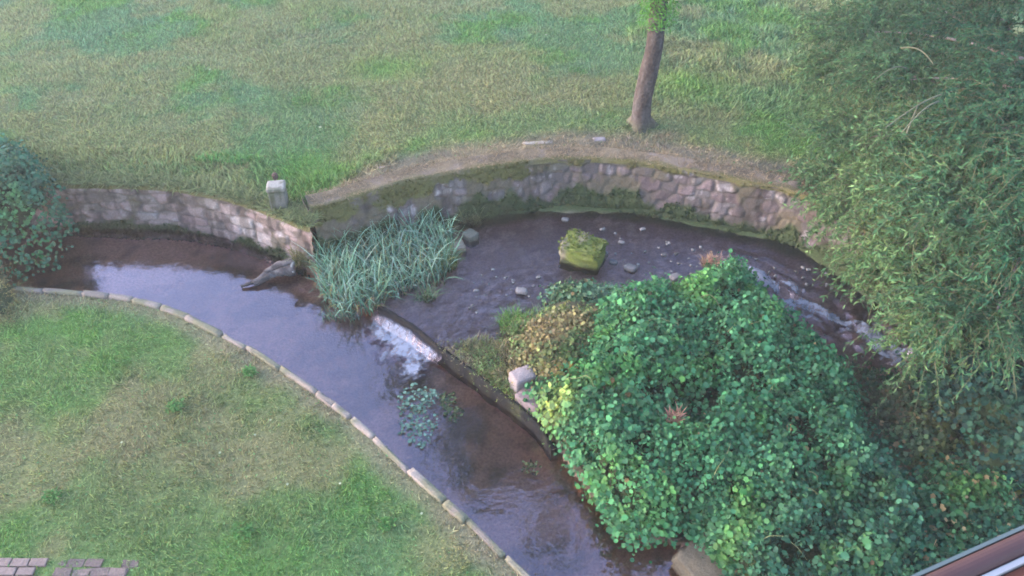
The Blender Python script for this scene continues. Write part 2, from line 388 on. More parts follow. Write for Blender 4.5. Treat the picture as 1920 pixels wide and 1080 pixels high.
# the spill over the weir and the foam below it
lp, ls = spline(lip, .03); nn = normals2(lp)
prof = [(-.10, Z_UP + .01), (0, Z_UP + .005), (.08, Z_UP - .02), (.15, Z_UP - .08), (.20, Z_LOW + .03), (.26, Z_LOW + .03), (.45, Z_LOW + .022), (.75, Z_LOW + .012), (1.15, Z_LOW + .005)]
prof = np.array(prof); tt = np.linspace(0, len(prof) - 1, 34)
po = np.interp(tt, range(len(prof)), prof[:, 0]); pz = np.interp(tt, range(len(prof)), prof[:, 1])
S = np.array([.8 + .0 * i for i in range(len(lp))])
base = lp[:, None, :] + nn[:, None, :] * po[None, :, None]
ss = np.repeat((ls / ls[-1])[:, None], len(po), 1); oo = np.repeat(po[None], len(lp), 0)
zz = np.repeat(pz[None], len(lp), 0) + .03 * (fbm(base[..., 0], base[..., 1], .14, 81) - .5) * smooth(.1, .2, oo) * (1 - smooth(.5, .75, oo)) * 2
fade = smooth(0, .15, ss) * (1 - smooth(.85, 1, ss))
nz = fbm(base[..., 0], base[..., 1], .32, 83); n2z = fbm(base[..., 0], base[..., 1], .11, 84)
fm = np.clip(smooth(-.05, .22, ss) * (1 - smooth(.75, 1.02, ss - .2 * (nz - .5))) * smooth(.0, .16, oo) * np.exp(-(np.maximum(oo - .25 - .5 * (nz - .4), 0) / .30) ** 2) * (.55 + 1.9 * nz * n2z * 1.3) + .5 * (n2z - .5) * np.exp(-(oo / .6) ** 2) * fade, 0, .95)
V = np.dstack([base, zz]).reshape(-1, 3); fcol = np.zeros((len(V), 3)); fcol[:, 0] = fm.ravel()
Fw = grid(len(po), len(lp)); Fw = Fw[(fcol[Fw, 0].max(1) > .22) | (oo.ravel()[Fw].max(1) < .2)]
o = mesh("white_water", V, Fw, M['foam'], col=fcol); struct(o, label="white foam tumbling over the low weir")

# ------------------------------------------------------------------ stone walls
def wall_face(name, line, ztop, zbase, parent, seed, moss_top, moss_bot, batter=.1, stone=(.30, .25, .27), wdep=.45, zgrow=None, cell=(.30, .18), mort=.62, patchy=0, litter=((.30, .22, .15), 1500, .03)):
    nl = normals2(line); s = np.r_[0, np.cumsum(np.linalg.norm(np.diff(line, axis=0), axis=1))]
    H = ztop - zbase; nv = int(H / .025)
    v = np.linspace(0, H, nv); S_, Vv = np.meshgrid(s, v, indexing='ij')
    Sw = (S_ + .10 * (fbm(S_, Vv, .35, seed) - .5)) / cell[0]; Vw = (Vv + .08 * (fbm(S_, Vv, .4, seed + 3) - .5)) / cell[1]
    i0 = np.floor(Sw); j0 = np.floor(Vw); F1 = np.full(S_.shape, 9.); F2 = F1.copy(); ci_ = i0 * 0; cj_ = j0 * 0
    for dj in (-1, 0, 1):
        for di in (-2, -1, 0, 1, 2):
            jj = j0 + dj; ii = i0 + di
            cx_ = ii + .5 + .8 * (_hash(ii, jj, seed + 5) - .5) + .5 * (jj % 2); cy_ = jj + .5 + .45 * (_hash(ii, jj, seed + 6) - .5)
            dd_ = np.maximum(np.abs(Sw - cx_) * .95, np.abs(Vw - cy_)) * .7 + .3 * np.hypot(Sw - cx_, Vw - cy_) - .22 * (_hash(ii, jj, seed + 8) - .5)
            n1_ = dd_ < F1; F2 = np.where(n1_, F1, np.minimum(F2, dd_)); F1 = np.where(n1_, dd_, F1); ci_ = np.where(n1_, ii, ci_); cj_ = np.where(n1_, jj, cj_)
    ed = (F2 - F1) * cell[1] * .5 + .010 * (fbm(S_, Vv, .08, seed + 12) - .5)
    face = smooth(.0, .03, ed)
    r1 = _hash(ci_, cj_, seed + 15); r2 = _hash(ci_, cj_, seed + 16)
    hole = (r1 > .985) & (face > 0) & (Vv < H * .8)
    d = face * (.012 + .035 * r2) + .05 * (fbm(S_, Vv, .12, seed + 18) - .5); d = np.where(hole, -.05 * face, d)
    mt = fbm(S_, Vv * .8, .55, seed + 21, 4)
    topd = H - Vv
    mm = (.35 + .65 * smooth(.35, .55, fbm(S_, Vv, .3, seed + 71))) * smooth(.0, .08, moss_top(S_ / s[-1]) * (.1 + 1.2 * mt + 1.6 * (fbm(S_, S_ * 0, .5, seed + 60) - .35)) - topd) * smooth(.30, .5, mt + .15)
    mb = smooth(-.04, .08, moss_bot(S_ / s[-1]) * (.3 + 1.1 * mt + .9 * (fbm(S_, S_ * 0, .6, seed + 61) - .4)) - Vv)
    patch = smooth(.60 - .11 * patchy, .66 - .08 * patchy, mt) * (.75 + .1 * patchy)
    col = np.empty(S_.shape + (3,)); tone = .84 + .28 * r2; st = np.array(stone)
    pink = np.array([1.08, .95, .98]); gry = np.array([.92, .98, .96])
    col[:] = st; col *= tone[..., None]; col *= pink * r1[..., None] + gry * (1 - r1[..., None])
    lich = smooth(.62, .72, fbm(S_, Vv, .16, seed + 25)); col = col * (1 - lich[..., None] * .5) + np.array([.33, .30, .31]) * lich[..., None] * .5
    big_ = smooth(.35, .65, fbm(S_, Vv, .9, seed + 50)); col = col * (.72 + .45 * big_)[..., None]
    jn = (1 - smooth(.2, .7, face)) * (mort * (.55 + .9 * fbm(S_, Vv, .3, seed + 51)).clip(0, 1)); col = col * (1 - jn[..., None]) + np.array([.06, .052, .045]) * jn[..., None]
    dkp = smooth(.50, .66, fbm(S_ * .8, Vv, .24, seed + 52)) * .75; col = col * (1 - dkp[..., None]) + np.array([.075, .06, .05]) * dkp[..., None]; col = np.where(hole[..., None], np.array([.02, .018, .018]), col)
    mc1 = np.array([.070, .066, .024]); mc2 = np.array([.028, .040, .016]); mc3 = np.array([.075, .062, .042])
    damp = smooth(.5, .12, Vv + .3 * (mt - .5)); col = col * (1 - .45 * damp)[..., None]; strk = smooth(.52, .68, fbm(S_, Vv * .25, .13, seed + 70)) * smooth(.0, .3, Vv); col = col * (1 - .45 * strk)[..., None]
    for msk, mc in ((patch, mc3), (mm, mc1), (mb, mc2)):
        col = col * (1 - msk[..., None]) + mc * (.7 + .6 * mt[..., None]) * msk[..., None]
    mall = np.clip(mm + mb + patch * .5, 0, 1); d = d + mall * .035 * (.4 + fbm(S_, Vv, .08, seed + 27))
    outw = d + batter * (1 - Vv / H)
    pos = line[:, None, :] + nl[:, None, :] * outw[..., None]
    zz = zbase + Vv - .05 * smooth(0, .06, Vv - (H - .06)) * (fbm(S_, Vv * 0, .3, seed + 30)) + (zgrow(pos) if zgrow else 0)
    V = np.dstack([pos, zz]).reshape(-1, 3)
    mesh(name, V, grid(nv, len(line)), M['stone'], parent, col=col.reshape(-1, 3))
    # tufts of moss standing off the face
    idx = np.flatnonzero((np.clip(mm + mb, 0, 1).ravel() > .5)); idx = rng.choice(idx, min(len(idx), int(len(line) * 7)), replace=False)
    nrm = np.repeat(nl, nv, 0)[idx]; Pn = V[idx]; Nn = np.c_[nrm, np.full(len(idx), .6)]
    mcol = np.where(mm.ravel()[idx][:, None] > .5, mc1 * 1.15, mc2 * 1.2) * rng.uniform(.6, 1.5, (len(idx), 1))
    vv, ff, cc = scatter(Pn, Nn, rng.uniform(.018, .045, len(idx)), mcol, T_TUFT, .7)
    mesh("moss", vv, ff, M['leaf'], parent, col=cc)
    # coping running back from the top edge
    nw = 18; t = np.linspace(0, wdep, nw); S2, T2 = np.meshgrid(s, t, indexing='ij')
    jag = .05 * (fbm(S2, T2 * 0, .35, seed + 40) - .5)
    pos = line[:, None, :] + nl[:, None, :] * (.07 + jag * smooth(wdep, 0, T2) - T2)[..., None]
    zc = ztop + .03 * (fbm(S2, T2, .2, seed + 41) - .5) + .012 - .10 * smooth(.03, 0, T2) - .06 * smooth(wdep - .08, wdep, T2)
    cn = fbm(S2, T2, .3, seed + 43)
    c = np.empty(S2.shape + (3,)); c[:] = [.155, .12, .085]; dkc = smooth(.4, .65, fbm(S2, T2, .45, seed + 46)); c = c * (1 - .45 * dkc[..., None])
    sl = smooth(.5, .64, fbm(S2 * 1, T2, .5, seed + 44)); c = c * (1 - .5 * sl[..., None]) + np.array([.19, .15, .145]) * .5 * sl[..., None]
    ms = smooth(.16, .02, T2 - .22 * (cn - .45)); c = c * (1 - .8 * ms[..., None]) + np.array([.085, .080, .028]) * .8 * ms[..., None]
    nL = litter[1]; jl = rng.integers(2, len(line) - 2, nL); tl = rng.uniform(.0, wdep, nL); Pl = np.c_[line[jl] + nl[jl] * (.06 - tl)[:, None] + rng.normal(0, .01, (nL, 2)), np.full(nL, ztop + .01)]
    al = rng.normal(0, 1, (nL, 3)) * [1, 1, .25] + [0, 0, .3]
    lv, lf, lc = scatter(Pl, np.tile([0, 0, 1.], (nL, 1)), rng.uniform(.6, 1.6, nL) * litter[2] * 2, np.array(litter[0]) * rng.uniform(.55, 1.6, (nL, 1)), T_BLADE, .6, along=al)
    mesh("dead_grass", lv, lf, M['grass'], parent, col=lc)
    mesh("coping", np.dstack([pos, zc]).reshape(-1, 3), grid(nw, len(line)), M['stone'], parent, col=c.reshape(-1, 3))

# leaf shapes: (along, across, up), triangles
T_TUFT = (np.array([[0, -.5, 0], [0, .5, 0], [1, 0, .5], [.3, -.9, .8], [.3, .9, .7]]), np.array([[0, 1, 2], [0, 2, 3], [1, 4, 2]]))
T_ROUND = (np.array([[0, 0, 0], [.25, .42, .10], [.7, .46, .06], [1, 0, -.05], [.7, -.46, .06], [.25, -.42, .10], [.5, 0, -.02]]), np.array([[0, 6, 1], [1, 6, 2], [2, 6, 3], [3, 6, 4], [4, 6, 5], [5, 6, 0]]))
T_LOBED = (np.array([[0, 0, 0], [.1, .45, .08], [.42, .32, .04], [.6, .5, .02], [1, 0, -.12], [.6, -.5, .02], [.42, -.32, .04], [.1, -.45, .08]]), np.array([[0, 2, 1], [0, 4, 2], [2, 4, 3], [0, 7, 6], [0, 6, 4], [6, 5, 4]]))
T_NARROW = (np.array([[0, 0, 0], [.4, .15, .03], [1, 0, -.12], [.4, -.15, .03]]), np.array([[0, 1, 2], [0, 2, 3]]).reshape(-1, 3))
T_BLADE = (np.array([[0, -.07, 0], [0, .07, 0], [1, 0, .25]]), np.array([[0, 1, 2]]))
def scatter(P, Nn, size, col, T, tilt=.5, along=None):
    n = len(P); Nn = np.asarray(Nn, float) + rng.normal(0, tilt, (n, 3)) * .6
    Nn /= np.linalg.norm(Nn, axis=1)[:, None] + 1e-9
    r = rng.normal(0, 1, (n, 3)) if along is None else along
    t = r - (r * Nn).sum(1)[:, None] * Nn; t /= np.linalg.norm(t, axis=1)[:, None] + 1e-9
    b = np.cross(Nn, t); tv, tf = T; k = len(tv)
    size = np.asarray(size)[:, None, None]
    V = P[:, None, :] + size * (tv[None, :, 0, None] * t[:, None] + tv[None, :, 1, None] * b[:, None] + tv[None, :, 2, None] * Nn[:, None])
    Fo = (tf[None] + (np.arange(n) * k)[:, None, None]).reshape(-1, tf.shape[1])
    return V.reshape(-1, 3), Fo, np.repeat(np.clip(col, 0, 1), k, 0)

wl = empty("retaining_wall", (*wallL[len(wallL) // 2], Z_LOW), "low pinkish rubble wall holding up the far lawn, left of the square post", "wall", "retaining walls along the far bank")
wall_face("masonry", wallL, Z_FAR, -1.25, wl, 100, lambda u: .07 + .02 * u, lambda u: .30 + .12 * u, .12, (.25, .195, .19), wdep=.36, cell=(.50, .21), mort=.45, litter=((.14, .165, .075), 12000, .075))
wr = empty("retaining_wall", (*wallR[len(wallR) // 3], -.95), "taller curved rubble wall with thick moss along its top, behind the mossy block", "wall", "retaining walls along the far bank")
def mt(u): return .13 + .30 * np.exp(-((u - .24) / .05) ** 2) + .16 * np.exp(-((u - .02) / .10) ** 2) + .18 * np.exp(-((u - .12) / .07) ** 2)
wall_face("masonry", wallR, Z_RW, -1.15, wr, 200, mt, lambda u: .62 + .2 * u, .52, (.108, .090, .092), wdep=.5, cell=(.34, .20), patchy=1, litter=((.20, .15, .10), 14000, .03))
# end face of the taller wall
e0 = wallR[0]; nE = normals2(wallR)[0]; tE = (wallR[3] - wallR[0]); tE /= np.linalg.norm(tE)
ys = np.linspace(.30, -.55, 20); zs_ = np.linspace(-1.1, Z_RW - .015, 30); A, B = np.meshgrid(ys, zs_, indexing='ij')
Q = e0 + nE * A[..., None] * 1 + tE * (-.03 - .04 * fbm(A, B, .15, 7))[..., None]
Q = Q + nE * (-.2 * smooth(-1.1, 0, B) * smooth(0, .3, A))[..., None]
cc = mixc(np.tile([.13, .11, .10], (A.size, 1)), [.055, .06, .02], smooth(.4, .6, fbm(A, B, .2, 9)).ravel())
mesh("wall_end", np.dstack([Q, B]).reshape(-1, 3), grid(30, 20), M['stone'], wr, col=cc)

# rounded, roughened stone
def rock(cx, cy, z0, sx, sy, sz, rot=0, seed=0, rough=.12, n=9, box=.75, topn=None):
    u = np.linspace(-1, 1, n); faces = []; Vs = []
    A, B = np.meshgrid(u, u, indexing='ij'); o = np.ones_like(A)
    for (a, b, c) in ((A, B, o), (B, A, -o), (o, A, B), (-o, B, A), (B, o, A), (A, -o, B)):
        faces.append(grid(n, n) + len(Vs) * n * n); Vs.append(np.stack([a, b, c], -1).reshape(-1, 3))
    V = np.vstack(Vs); Fq = np.vstack(faces)
    sph = V / np.linalg.norm(V, axis=1)[:, None] * 1.25
    V = V * box + sph * (1 - box)
    d = 1 + rough * 2 * (fbm(V[:, 0] + 2.1 * V[:, 2], V[:, 1] - 1.7 * V[:, 2], .9, seed) - .5) + rough * (fbm(V[:, 0] * 3 + V[:, 2], V[:, 1] * 3 - V[:, 2] * 2, .9, seed + 5) - .5)
    V = V * d[:, None] * [sx / 2, sy / 2, sz / 2]
    c, s = math.cos(rot), math.sin(rot)
    V = np.c_[V[:, 0] * c - V[:, 1] * s, V[:, 0] * s + V[:, 1] * c, V[:, 2]] + [cx, cy, z0 + sz / 2]
    key = np.round(V * 1e5).astype(np.int64); _, first, inv = np.unique(key, axis=0, return_index=True, return_inverse=True)
    return V[first], inv.reshape(-1)[Fq]

# kerb stones of the near bank
ke = empty("stone_kerb", (*kerb[len(kerb) // 2], Z_NEAR - .3), "thin pale line of kerb stones edging the near lawn along the stream", "kerb")
i = 0; nK = -normals2(kerb); s0 = 0; kk = 0
while s0 < kerb_s[-1] - .5:
    ln = random.uniform(.32, .85); mid = s0 + ln / 2; j = int(np.searchsorted(kerb_s, mid))
    if kerb[j][1] < 2.6: break
    tdir = kerb[min(j + 4, len(kerb) - 1)] - kerb[j - 4]; rot = math.atan2(tdir[1], tdir[0])
    wd = random.uniform(.075, .12); p = kerb[j] + nK[j] * random.uniform(-.015, .015)
    V, Fq = rock(p[0], p[1], Z_NEAR - .62, ln - .004, wd, .62 + random.uniform(.0, .04), rot, 300 + kk, .06, 8, .9)
    cx = np.array([.18, .15, .135]) * random.uniform(.75, 1.15)
    C = mixc(np.tile(cx, (len(V), 1)), [.12, .115, .075], smooth(.42, .6, fbm(V[:, 0], V[:, 1], .22, 301)) * .9)
    mesh("kerb_stone", V, Fq, M['stone'], ke, col=C)
    s0 += ln + random.choice([0, 0, 0, .03]); kk += 1

# square post at the wall's corner, with a rusty pipe stub behind it
pp = at(517, 348, .47)
po_ = empty("stone_post", (pp[0], pp[1] - .02, -.6), "short square pale stone post at the corner where the walls meet", "post")
V, Fq = rock(pp[0], pp[1], -.9, .30, .27, 1.32, .12, 5, .08, 11, .93)
mesh("shaft", V, Fq, M['stone'], po_, col=mixc(np.tile([.11, .105, .10], (len(V), 1)), [.05, .055, .035], smooth(.45, .6, fbm(V[:, 0] * 1.3, V[:, 2], .2, 3))))
V, Fq = rock(pp[0], pp[1], .42, .33, .30, .07, .12, 6, .06, 9, .9)
mesh("cap", V, Fq, M['stone'], po_, col=mixc(np.tile([.21, .195, .185], (len(V), 1)), [.10, .10, .08], smooth(.42, .6, fbm(V[:, 0], V[:, 1], .1, 8))))
def tube(path, rad, k=8, cap=True):
    path = np.asarray(path, float); rad = np.broadcast_to(rad, (len(path),))
    T = np.gradient(path, axis=0); T /= np.linalg.norm(T, axis=1)[:, None] + 1e-9
    ref = np.where(np.abs(T[:, 2:3]) > .9, np.array([[1., 0, 0]]), np.array([[0, 0, 1.]]))
    A = np.cross(T, ref); A /= np.linalg.norm(A, axis=1)[:, None] + 1e-9; B = np.cross(T, A)
    an = np.arange(k) / k * 2 * np.pi
    V = (path[:, None] + rad[:, None, None] * (np.cos(an)[None, :, None] * A[:, None] + np.sin(an)[None, :, None] * B[:, None])).reshape(-1, 3)
    Fq = []
    n = len(path)
    i = np.arange(n - 1)[:, None] * k; j = np.arange(k)[None]; j2 = (j + 1) % k
    Fq = np.stack([i + j, i + j2, i + k + j2, i + k + j], -1).reshape(-1, 4)
    if cap:
        V = np.vstack([V, path[-1:]]); c = len(V) - 1; e = (n - 1) * k
        Fq = np.vstack([Fq, np.array([[e + q, e + (q + 1) % k, c, c] for q in range(k)])])
    return V, Fq
def clean_tube(path, rad, k=8):
    V, Fq = tube(path, rad, k, True)
    return V, Fq
q = at(515, 328, .1)
def tri_of(Fq):
    """quads with a repeated corner become triangles"""
    out = []
    for f in Fq.tolist():
        if f[2] == f[3]: out.append(f[:3])
        else: out.append(f)
    return out
V, Fq = tube([(q[0], q[1], -.05), (q[0], q[1], .1), (q[0], q[1], .13)], [.06, .06, .045], 12)
rust = surf_mat("rusty_iron", base=(.05, .03, .028), rough=.8, nscale=30, amt=.5)
tag(mesh("pipe_stub", V, tri_of(Fq), rust), "dark rusty pipe end sticking up just behind the square post", "pipe")

# mossy block standing in the pool
bp = at(1095, 456, -.46)
V, Fq = rock(bp[0], bp[1], -1.0, .78, .60, .56, -.38, 11, .16, 21, .74)
mo = smooth(.38, .62, fbm(V[:, 0] * 1.2, V[:, 1], .28, 12) + .25 * (V[:, 0] - bp[0]) + .05)
C = mixc(np.tile([.15, .132, .09], (len(V), 1)), [.105, .125, .028], mo); C = mixc(C, [.03, .035, .015], smooth(-.66, -.82, V[:, 2]))
blk = empty("stone_block", (bp[0], bp[1], -1.0), "big square stone block capped with bright moss in the upper pool", "block")
mesh("block", V, Fq, M['stone'], blk, col=C)
up_ = V[:, 2] > -.56; idx = rng.choice(np.flatnonzero(up_), 320); Pn = V[idx] + rng.normal(0, .02, (320, 3)) * [1, 1, .2]
vv, ff, cc = scatter(Pn, np.tile([0, 0, 1.], (320, 1)), rng.uniform(.02, .04, 320), np.array([.10, .125, .025]) * rng.uniform(.6, 1.4, (320, 1)), T_TUFT, .5)
mesh("moss", vv, ff, M['leaf'], blk, col=cc)

# pale dressed stones at the end of the sill
def stone(px, py, z0, sx, sy, sz, rot, col, label, cat="stone", name="stone", seed=1, group=None, box=.7, rough=.12, n=9):
    p = at(px, py, z0 + sz); V, Fq = rock(p[0], p[1], z0, sx, sy, sz, rot, seed, rough, n, box)
    C = np.tile(np.array(col, float), (len(V), 1)) * (.8 + .4 * fbm(V[:, 0], V[:, 1] + V[:, 2], .12, seed))[:, None]
    o = mesh(name, V, Fq, M['stone'], col=C, origin=(p[0], p[1], z0)); return tag(o, label, cat, group)
stone(980, 700, -1.1, .36, .28, .62, .5, (.20, .165, .17), "pale upright stone block at the end of the weir sill, beside the ivy", seed=21, box=.88, rough=.05, name="stone_block", cat="block")
stone(1000, 742, -1.15, .46, .36, .52, -.75, (.15, .115, .12), "flat mauve stone block just below the pale one, at the water's edge", seed=22, box=.9, rough=.05, name="stone_block", cat="block")
stone(856, 458, -1.0, .32, .28, .28, .3, (.17, .14, .115), "rounded brown boulder at the right edge of the reeds", seed=23)
stone(882, 436, -1.0, .24, .26, .30, .8, (.10, .10, .085), "dark upright boulder right beside the brown boulder by the reeds", seed=24)
stone(1124, 260, -.02, .26, .16, .14, .1, (.17, .15, .17), "grey rock on the bare earth just left of the tree foot", seed=25)
stone(1008, 267, .02, .62, .10, .10, .08, (.24, .21, .19), "long pale stone slab edge showing on the bank left of the tree", seed=26, box=.9)
stone(735, 316, -.02, .52, .16, .12, .05, (.18, .155, .16), "flat grey slab in the earth strip right of the square post", seed=27, box=.85)
stone(1290, 290, .04, .20, .06, .06, -.3, (.24, .21, .19), "short pale slab lying on bare earth right of the tree foot", seed=28, box=.85)
stone(1372, 1098, -1.3, .65, 1.6, .62, .6, (.075, .065, .05), "large brown mossy stone buttress at the foot of the ivy, bottom edge", seed=29, box=.8, rough=.14, name="stone_buttress", n=17, cat="stone")

# ------------------------------------------------------------------ weir sill and driftwood
sl = np.array([[*at(712, 574, -.77)[:2], -.80], [*at(775, 612, -.77)[:2], -.80], [*at(820, 648, -.76)[:2], -.79], [*at(870, 685, -.76)[:2], -.78], [*at(930, 730, -.76)[:2], -.78], [*at(1000, 785, -.76)[:2], -.80], [*at(1040, 835, -.76)[:2], -.88]])
slp, _ = spline(sl, .04); nS = normals2(slp[:, :2])
k = len(slp); prf = [(-.045, -.25), (-.045, .0), (-.03, .03), (.03, .03), (.05, .0), (.05, -.45)]
V = np.concatenate([np.c_[slp[:, :2] + nS * (a + .035 * (fbm(slp[:, 0], slp[:, 1], .2, 91 + q)[:, None] - .5) * 2), slp[:, 2] + b + .06 * (fbm(slp[:, 0], slp[:, 1], .3, 95 + q) - .5)] for q, (a, b) in enumerate(prf)])
F = np.array([[a * k + i, a * k + i + 1, (a + 1) * k + i + 1, (a + 1) * k + i] for a in range(5) for i in range(k - 1)])
cS = mixc(np.tile([.012, .011, .012], (len(V), 1)), [.028, .028, .016], smooth(at(830, 650, -.8)[0], at(900, 700, -.8)[0], V[:, 0]) * smooth(.35, .6, fbm(V[:, 0], V[:, 1], .25, 97)))
tag(mesh("weir_sill", V, F, M["bark_dark"], col=cS), "dark wet sill of the low weir running down from the reeds to the pale stones", "weir")
# sunken slab with a pale broken end
dA = at(452, 538, -.97); dB = at(548, 494, -.86)
t_ = np.linspace(0, 1, 40)[:, None]; path = dA * (1 - t_) + dB * t_ + np.array([.04, -.03, 0]) * np.sin(t_ * 7); path[:, 2] += .01 + .05 * t_[:, 0]
dl = empty("driftwood_log", tuple((dA + dB) / 2), "rough broken grey log half sunk in the stream, left of the reeds", "driftwood")
def rough_tube(path, r0, r1, k, amp, seed):
    V, Fq = tube(path, np.linspace(r0, r1, len(path)), k, False); c_ = np.repeat(path, k, 0); ang = np.tile(np.arange(k), len(path))
    return c_ + (V - c_) * (1 + amp * (fbm(ang * .9, c_[:, 0] * 9, .9, seed) - .5))[:, None] + amp * .02 * (fbm(c_[:, 0], ang * 0, .1, seed + 1) - .5)[:, None], Fq
V, Fq = rough_tube(path, .025, .085, 14, 1.1, 881)
mesh("log", V, Fq, M['stone'], dl, col=mixc(np.tile([.12, .10, .10], (len(V), 1)), [.045, .036, .036], smooth(.4, .6, fbm(V[:, 0] * 2, V[:, 1] * 5, .25, 882))))
p2 = path[8:40] + np.array([.05, -.16, -.05]) * np.linspace(.3, 1, 32)[:, None]
V, Fq = rough_tube(p2, .04, .10, 12, 1.2, 884)
mesh("split_half", V, Fq, M['stone'], dl, col=mixc(np.tile([.05, .042, .044], (len(V), 1)), [.09, .08, .085], smooth(.45, .6, fbm(V[:, 0] * 2, V[:, 1] * 4, .2, 885))))
p3 = dB + np.array([[-.02, -.02, .06], [.05, -.10, .08], [.03, -.20, .05], [.08, -.27, .0]])
V, Fq = rough_tube(spline(p3, .03)[0], .05, .02, 9, .9, 886)
mesh("stub", V, Fq, M['stone'], dl, col=np.tile([.15, .16, .165], (len(V), 1)))

# ------------------------------------------------------------------ grass
def lawn_blades():
    P = []; n = 900000
    # even cover over the visible wedge of lawn, thinner far away
    y = 3.6 + (rng.random(n) ** .8) * 24; x = (rng.random(n) * 2 - 1) * (y * .66 + 4.6) - .6
    Q = np.c_[x, y]; Q = Q[(x < 9.5)]
    Q = Q[~inpoly(Q, channel)]
    z, f, d = ground_z(Q); c, e = turf_colour(Q, f, d)
    keep = rng.random(len(Q)) > e * .72
    pv_ = (Q[:, 1] < a1[1] + .06) & (Q[:, 0] < a1[0] + .03) & (Q[:, 1] > 3) & ~f
    keep &= ~(pv_ & (rng.random(len(Q)) > .45 + .9 * smooth(.40, .55, fbm(Q[:, 0], Q[:, 1], .35, 139)))) & ~(f & (d < .36)) & ~(~f & (dline(Q, kerb) < .025))
    Q, z, c, f, d = Q[keep], z[keep], c[keep], f[keep], d[keep]
    m = len(Q); long_ = fbm(Q[:, 0], Q[:, 1], .5, 131)
    size = (.030 + .042 * rng.random(m)) * (.7 + .8 * long_) * (1 + .03 * Q[:, 1])
    edge = f & (d < 1.3) & (Q[:, 0] < -2.4); size = np.where(~f & (Q[:, 1] < a1[1] + .06) & (Q[:, 0] < a1[0]), size * .7, size); size = np.where(edge, size * 1.7, size)
    roughz = f & (Q[:, 0] > 3) & (Q[:, 1] > 15.5); size = np.where(roughz, size * 1.5, size)
    # lean direction drifts in swathes, as mown grass lies
    an = fbm(Q[:, 0], Q[:, 1], .9, 133) * 14 + rng.normal(0, .9, m)
    lean = rng.uniform(.25, 1.0, m)
    al = np.c_[np.cos(an) * lean, np.sin(an) * lean, np.full(m, .55)]
    Nn = np.c_[rng.normal(0, 1, (m, 2)), rng.uniform(-.2, 1, m)]
    c = c * rng.uniform(.6, 1.9, (m, 1)) * rng.normal(1, .06, (m, 3))
    v, F_, C = scatter(np.c_[Q, z], Nn, size, c, (np.array([[0, -.10, 0], [0, .10, 0], [1, 0, .0]]), T_BLADE[1]), .1, along=al)
    # clover and small broad-leaved weeds among the blades
    k_ = rng.choice(m, 40000); k_ = k_[fbm(Q[k_, 0], Q[k_, 1], .3, 141) > .56]; cl_ = Q[k_] + rng.normal(0, .02, (len(k_), 2))
    v2, f2, c2 = scatter(np.c_[cl_, z[k_] + rng.uniform(.015, .05, len(k_))], np.tile([0, 0, 1.], (len(k_), 1)), rng.uniform(.02, .045, len(k_)), np.array([.085, .17, .065]) * rng.uniform(.5, 1.5, (len(k_), 1)), (T_BLADE[0] * [1, 5, 1], T_BLADE[1]), .5)
    return np.vstack([v, v2]), np.vstack([F_, f2 + len(v)]), np.vstack([C, c2])
v, F_, C = lawn_blades()
g = mesh("grass", v, F_, M['grass'], col=C, origin=(0, 0, 0), smooth_=False); struct(g, 'stuff', "short patchy mown grass of both lawns")

# generic plant of long arching blades
def blades(cx, cy, z0, rx, ry, n, hmin, hmax, wd, col, spread=.5, poly=None, zf=None, droop=.5, seg=4):
    if poly is not None:
        lo, hi = poly.min(0), poly.max(0); Q = rng.random((n * 3, 2)) * (hi - lo) + lo; Q = Q[inpoly(Q, poly)][:n]
    else:
        a = rng.random(n) * 2 * np.pi; r = np.sqrt(rng.random(n)); Q = np.c_[cx + np.cos(a) * r * rx, cy + np.sin(a) * r * ry]
    n = len(Q); h = rng.uniform(hmin, hmax, n); an = rng.random(n) * 2 * np.pi; sp = rng.uniform(.15, 1, n) * spread
    t = np.linspace(0, 1, seg + 1); w_ = wd * np.array([.8, 1, .9, .6, .05])[:seg + 1] if seg == 4 else wd * (1 - t * .95)
    px = Q[:, 0, None] + np.cos(an)[:, None] * (sp * h)[:, None] * (t ** 1.6)
    py = Q[:, 1, None] + np.sin(an)[:, None] * (sp * h)[:, None] * (t ** 1.6)
    zb_ = (zf(Q) if zf else np.full(n, z0))
    dr_ = rng.uniform(0, droop, n)
    pz = zb_[:, None] + h[:, None] * (t - dr_[:, None] * t ** 3)
    tw = rng.normal(0, .6, n); sx_, sy_ = -np.sin(an + tw), np.cos(an + tw)
    Lf = np.stack([px - sx_[:, None] * w_ , py - sy_[:, None] * w_, pz], -1); Rt = np.stack([px + sx_[:, None] * w_, py + sy_[:, None] * w_, pz], -1)
    V = np.stack([Lf, Rt], 2).reshape(-1, 3); k = 2 * (seg + 1)
    Fb = np.array([[2 * i, 2 * i + 1, 2 * i + 3, 2 * i + 2] for i in range(seg)])
    F = (Fb[None] + (np.arange(n) * k)[:, None, None]).reshape(-1, 4)
    C = np.array(col) * rng.uniform(.6, 1.5, (n, 1)) * rng.normal(1, .07, (n, 3))
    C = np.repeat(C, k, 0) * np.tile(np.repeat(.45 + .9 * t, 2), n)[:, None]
    return V, F, np.clip(C, 0, 1)
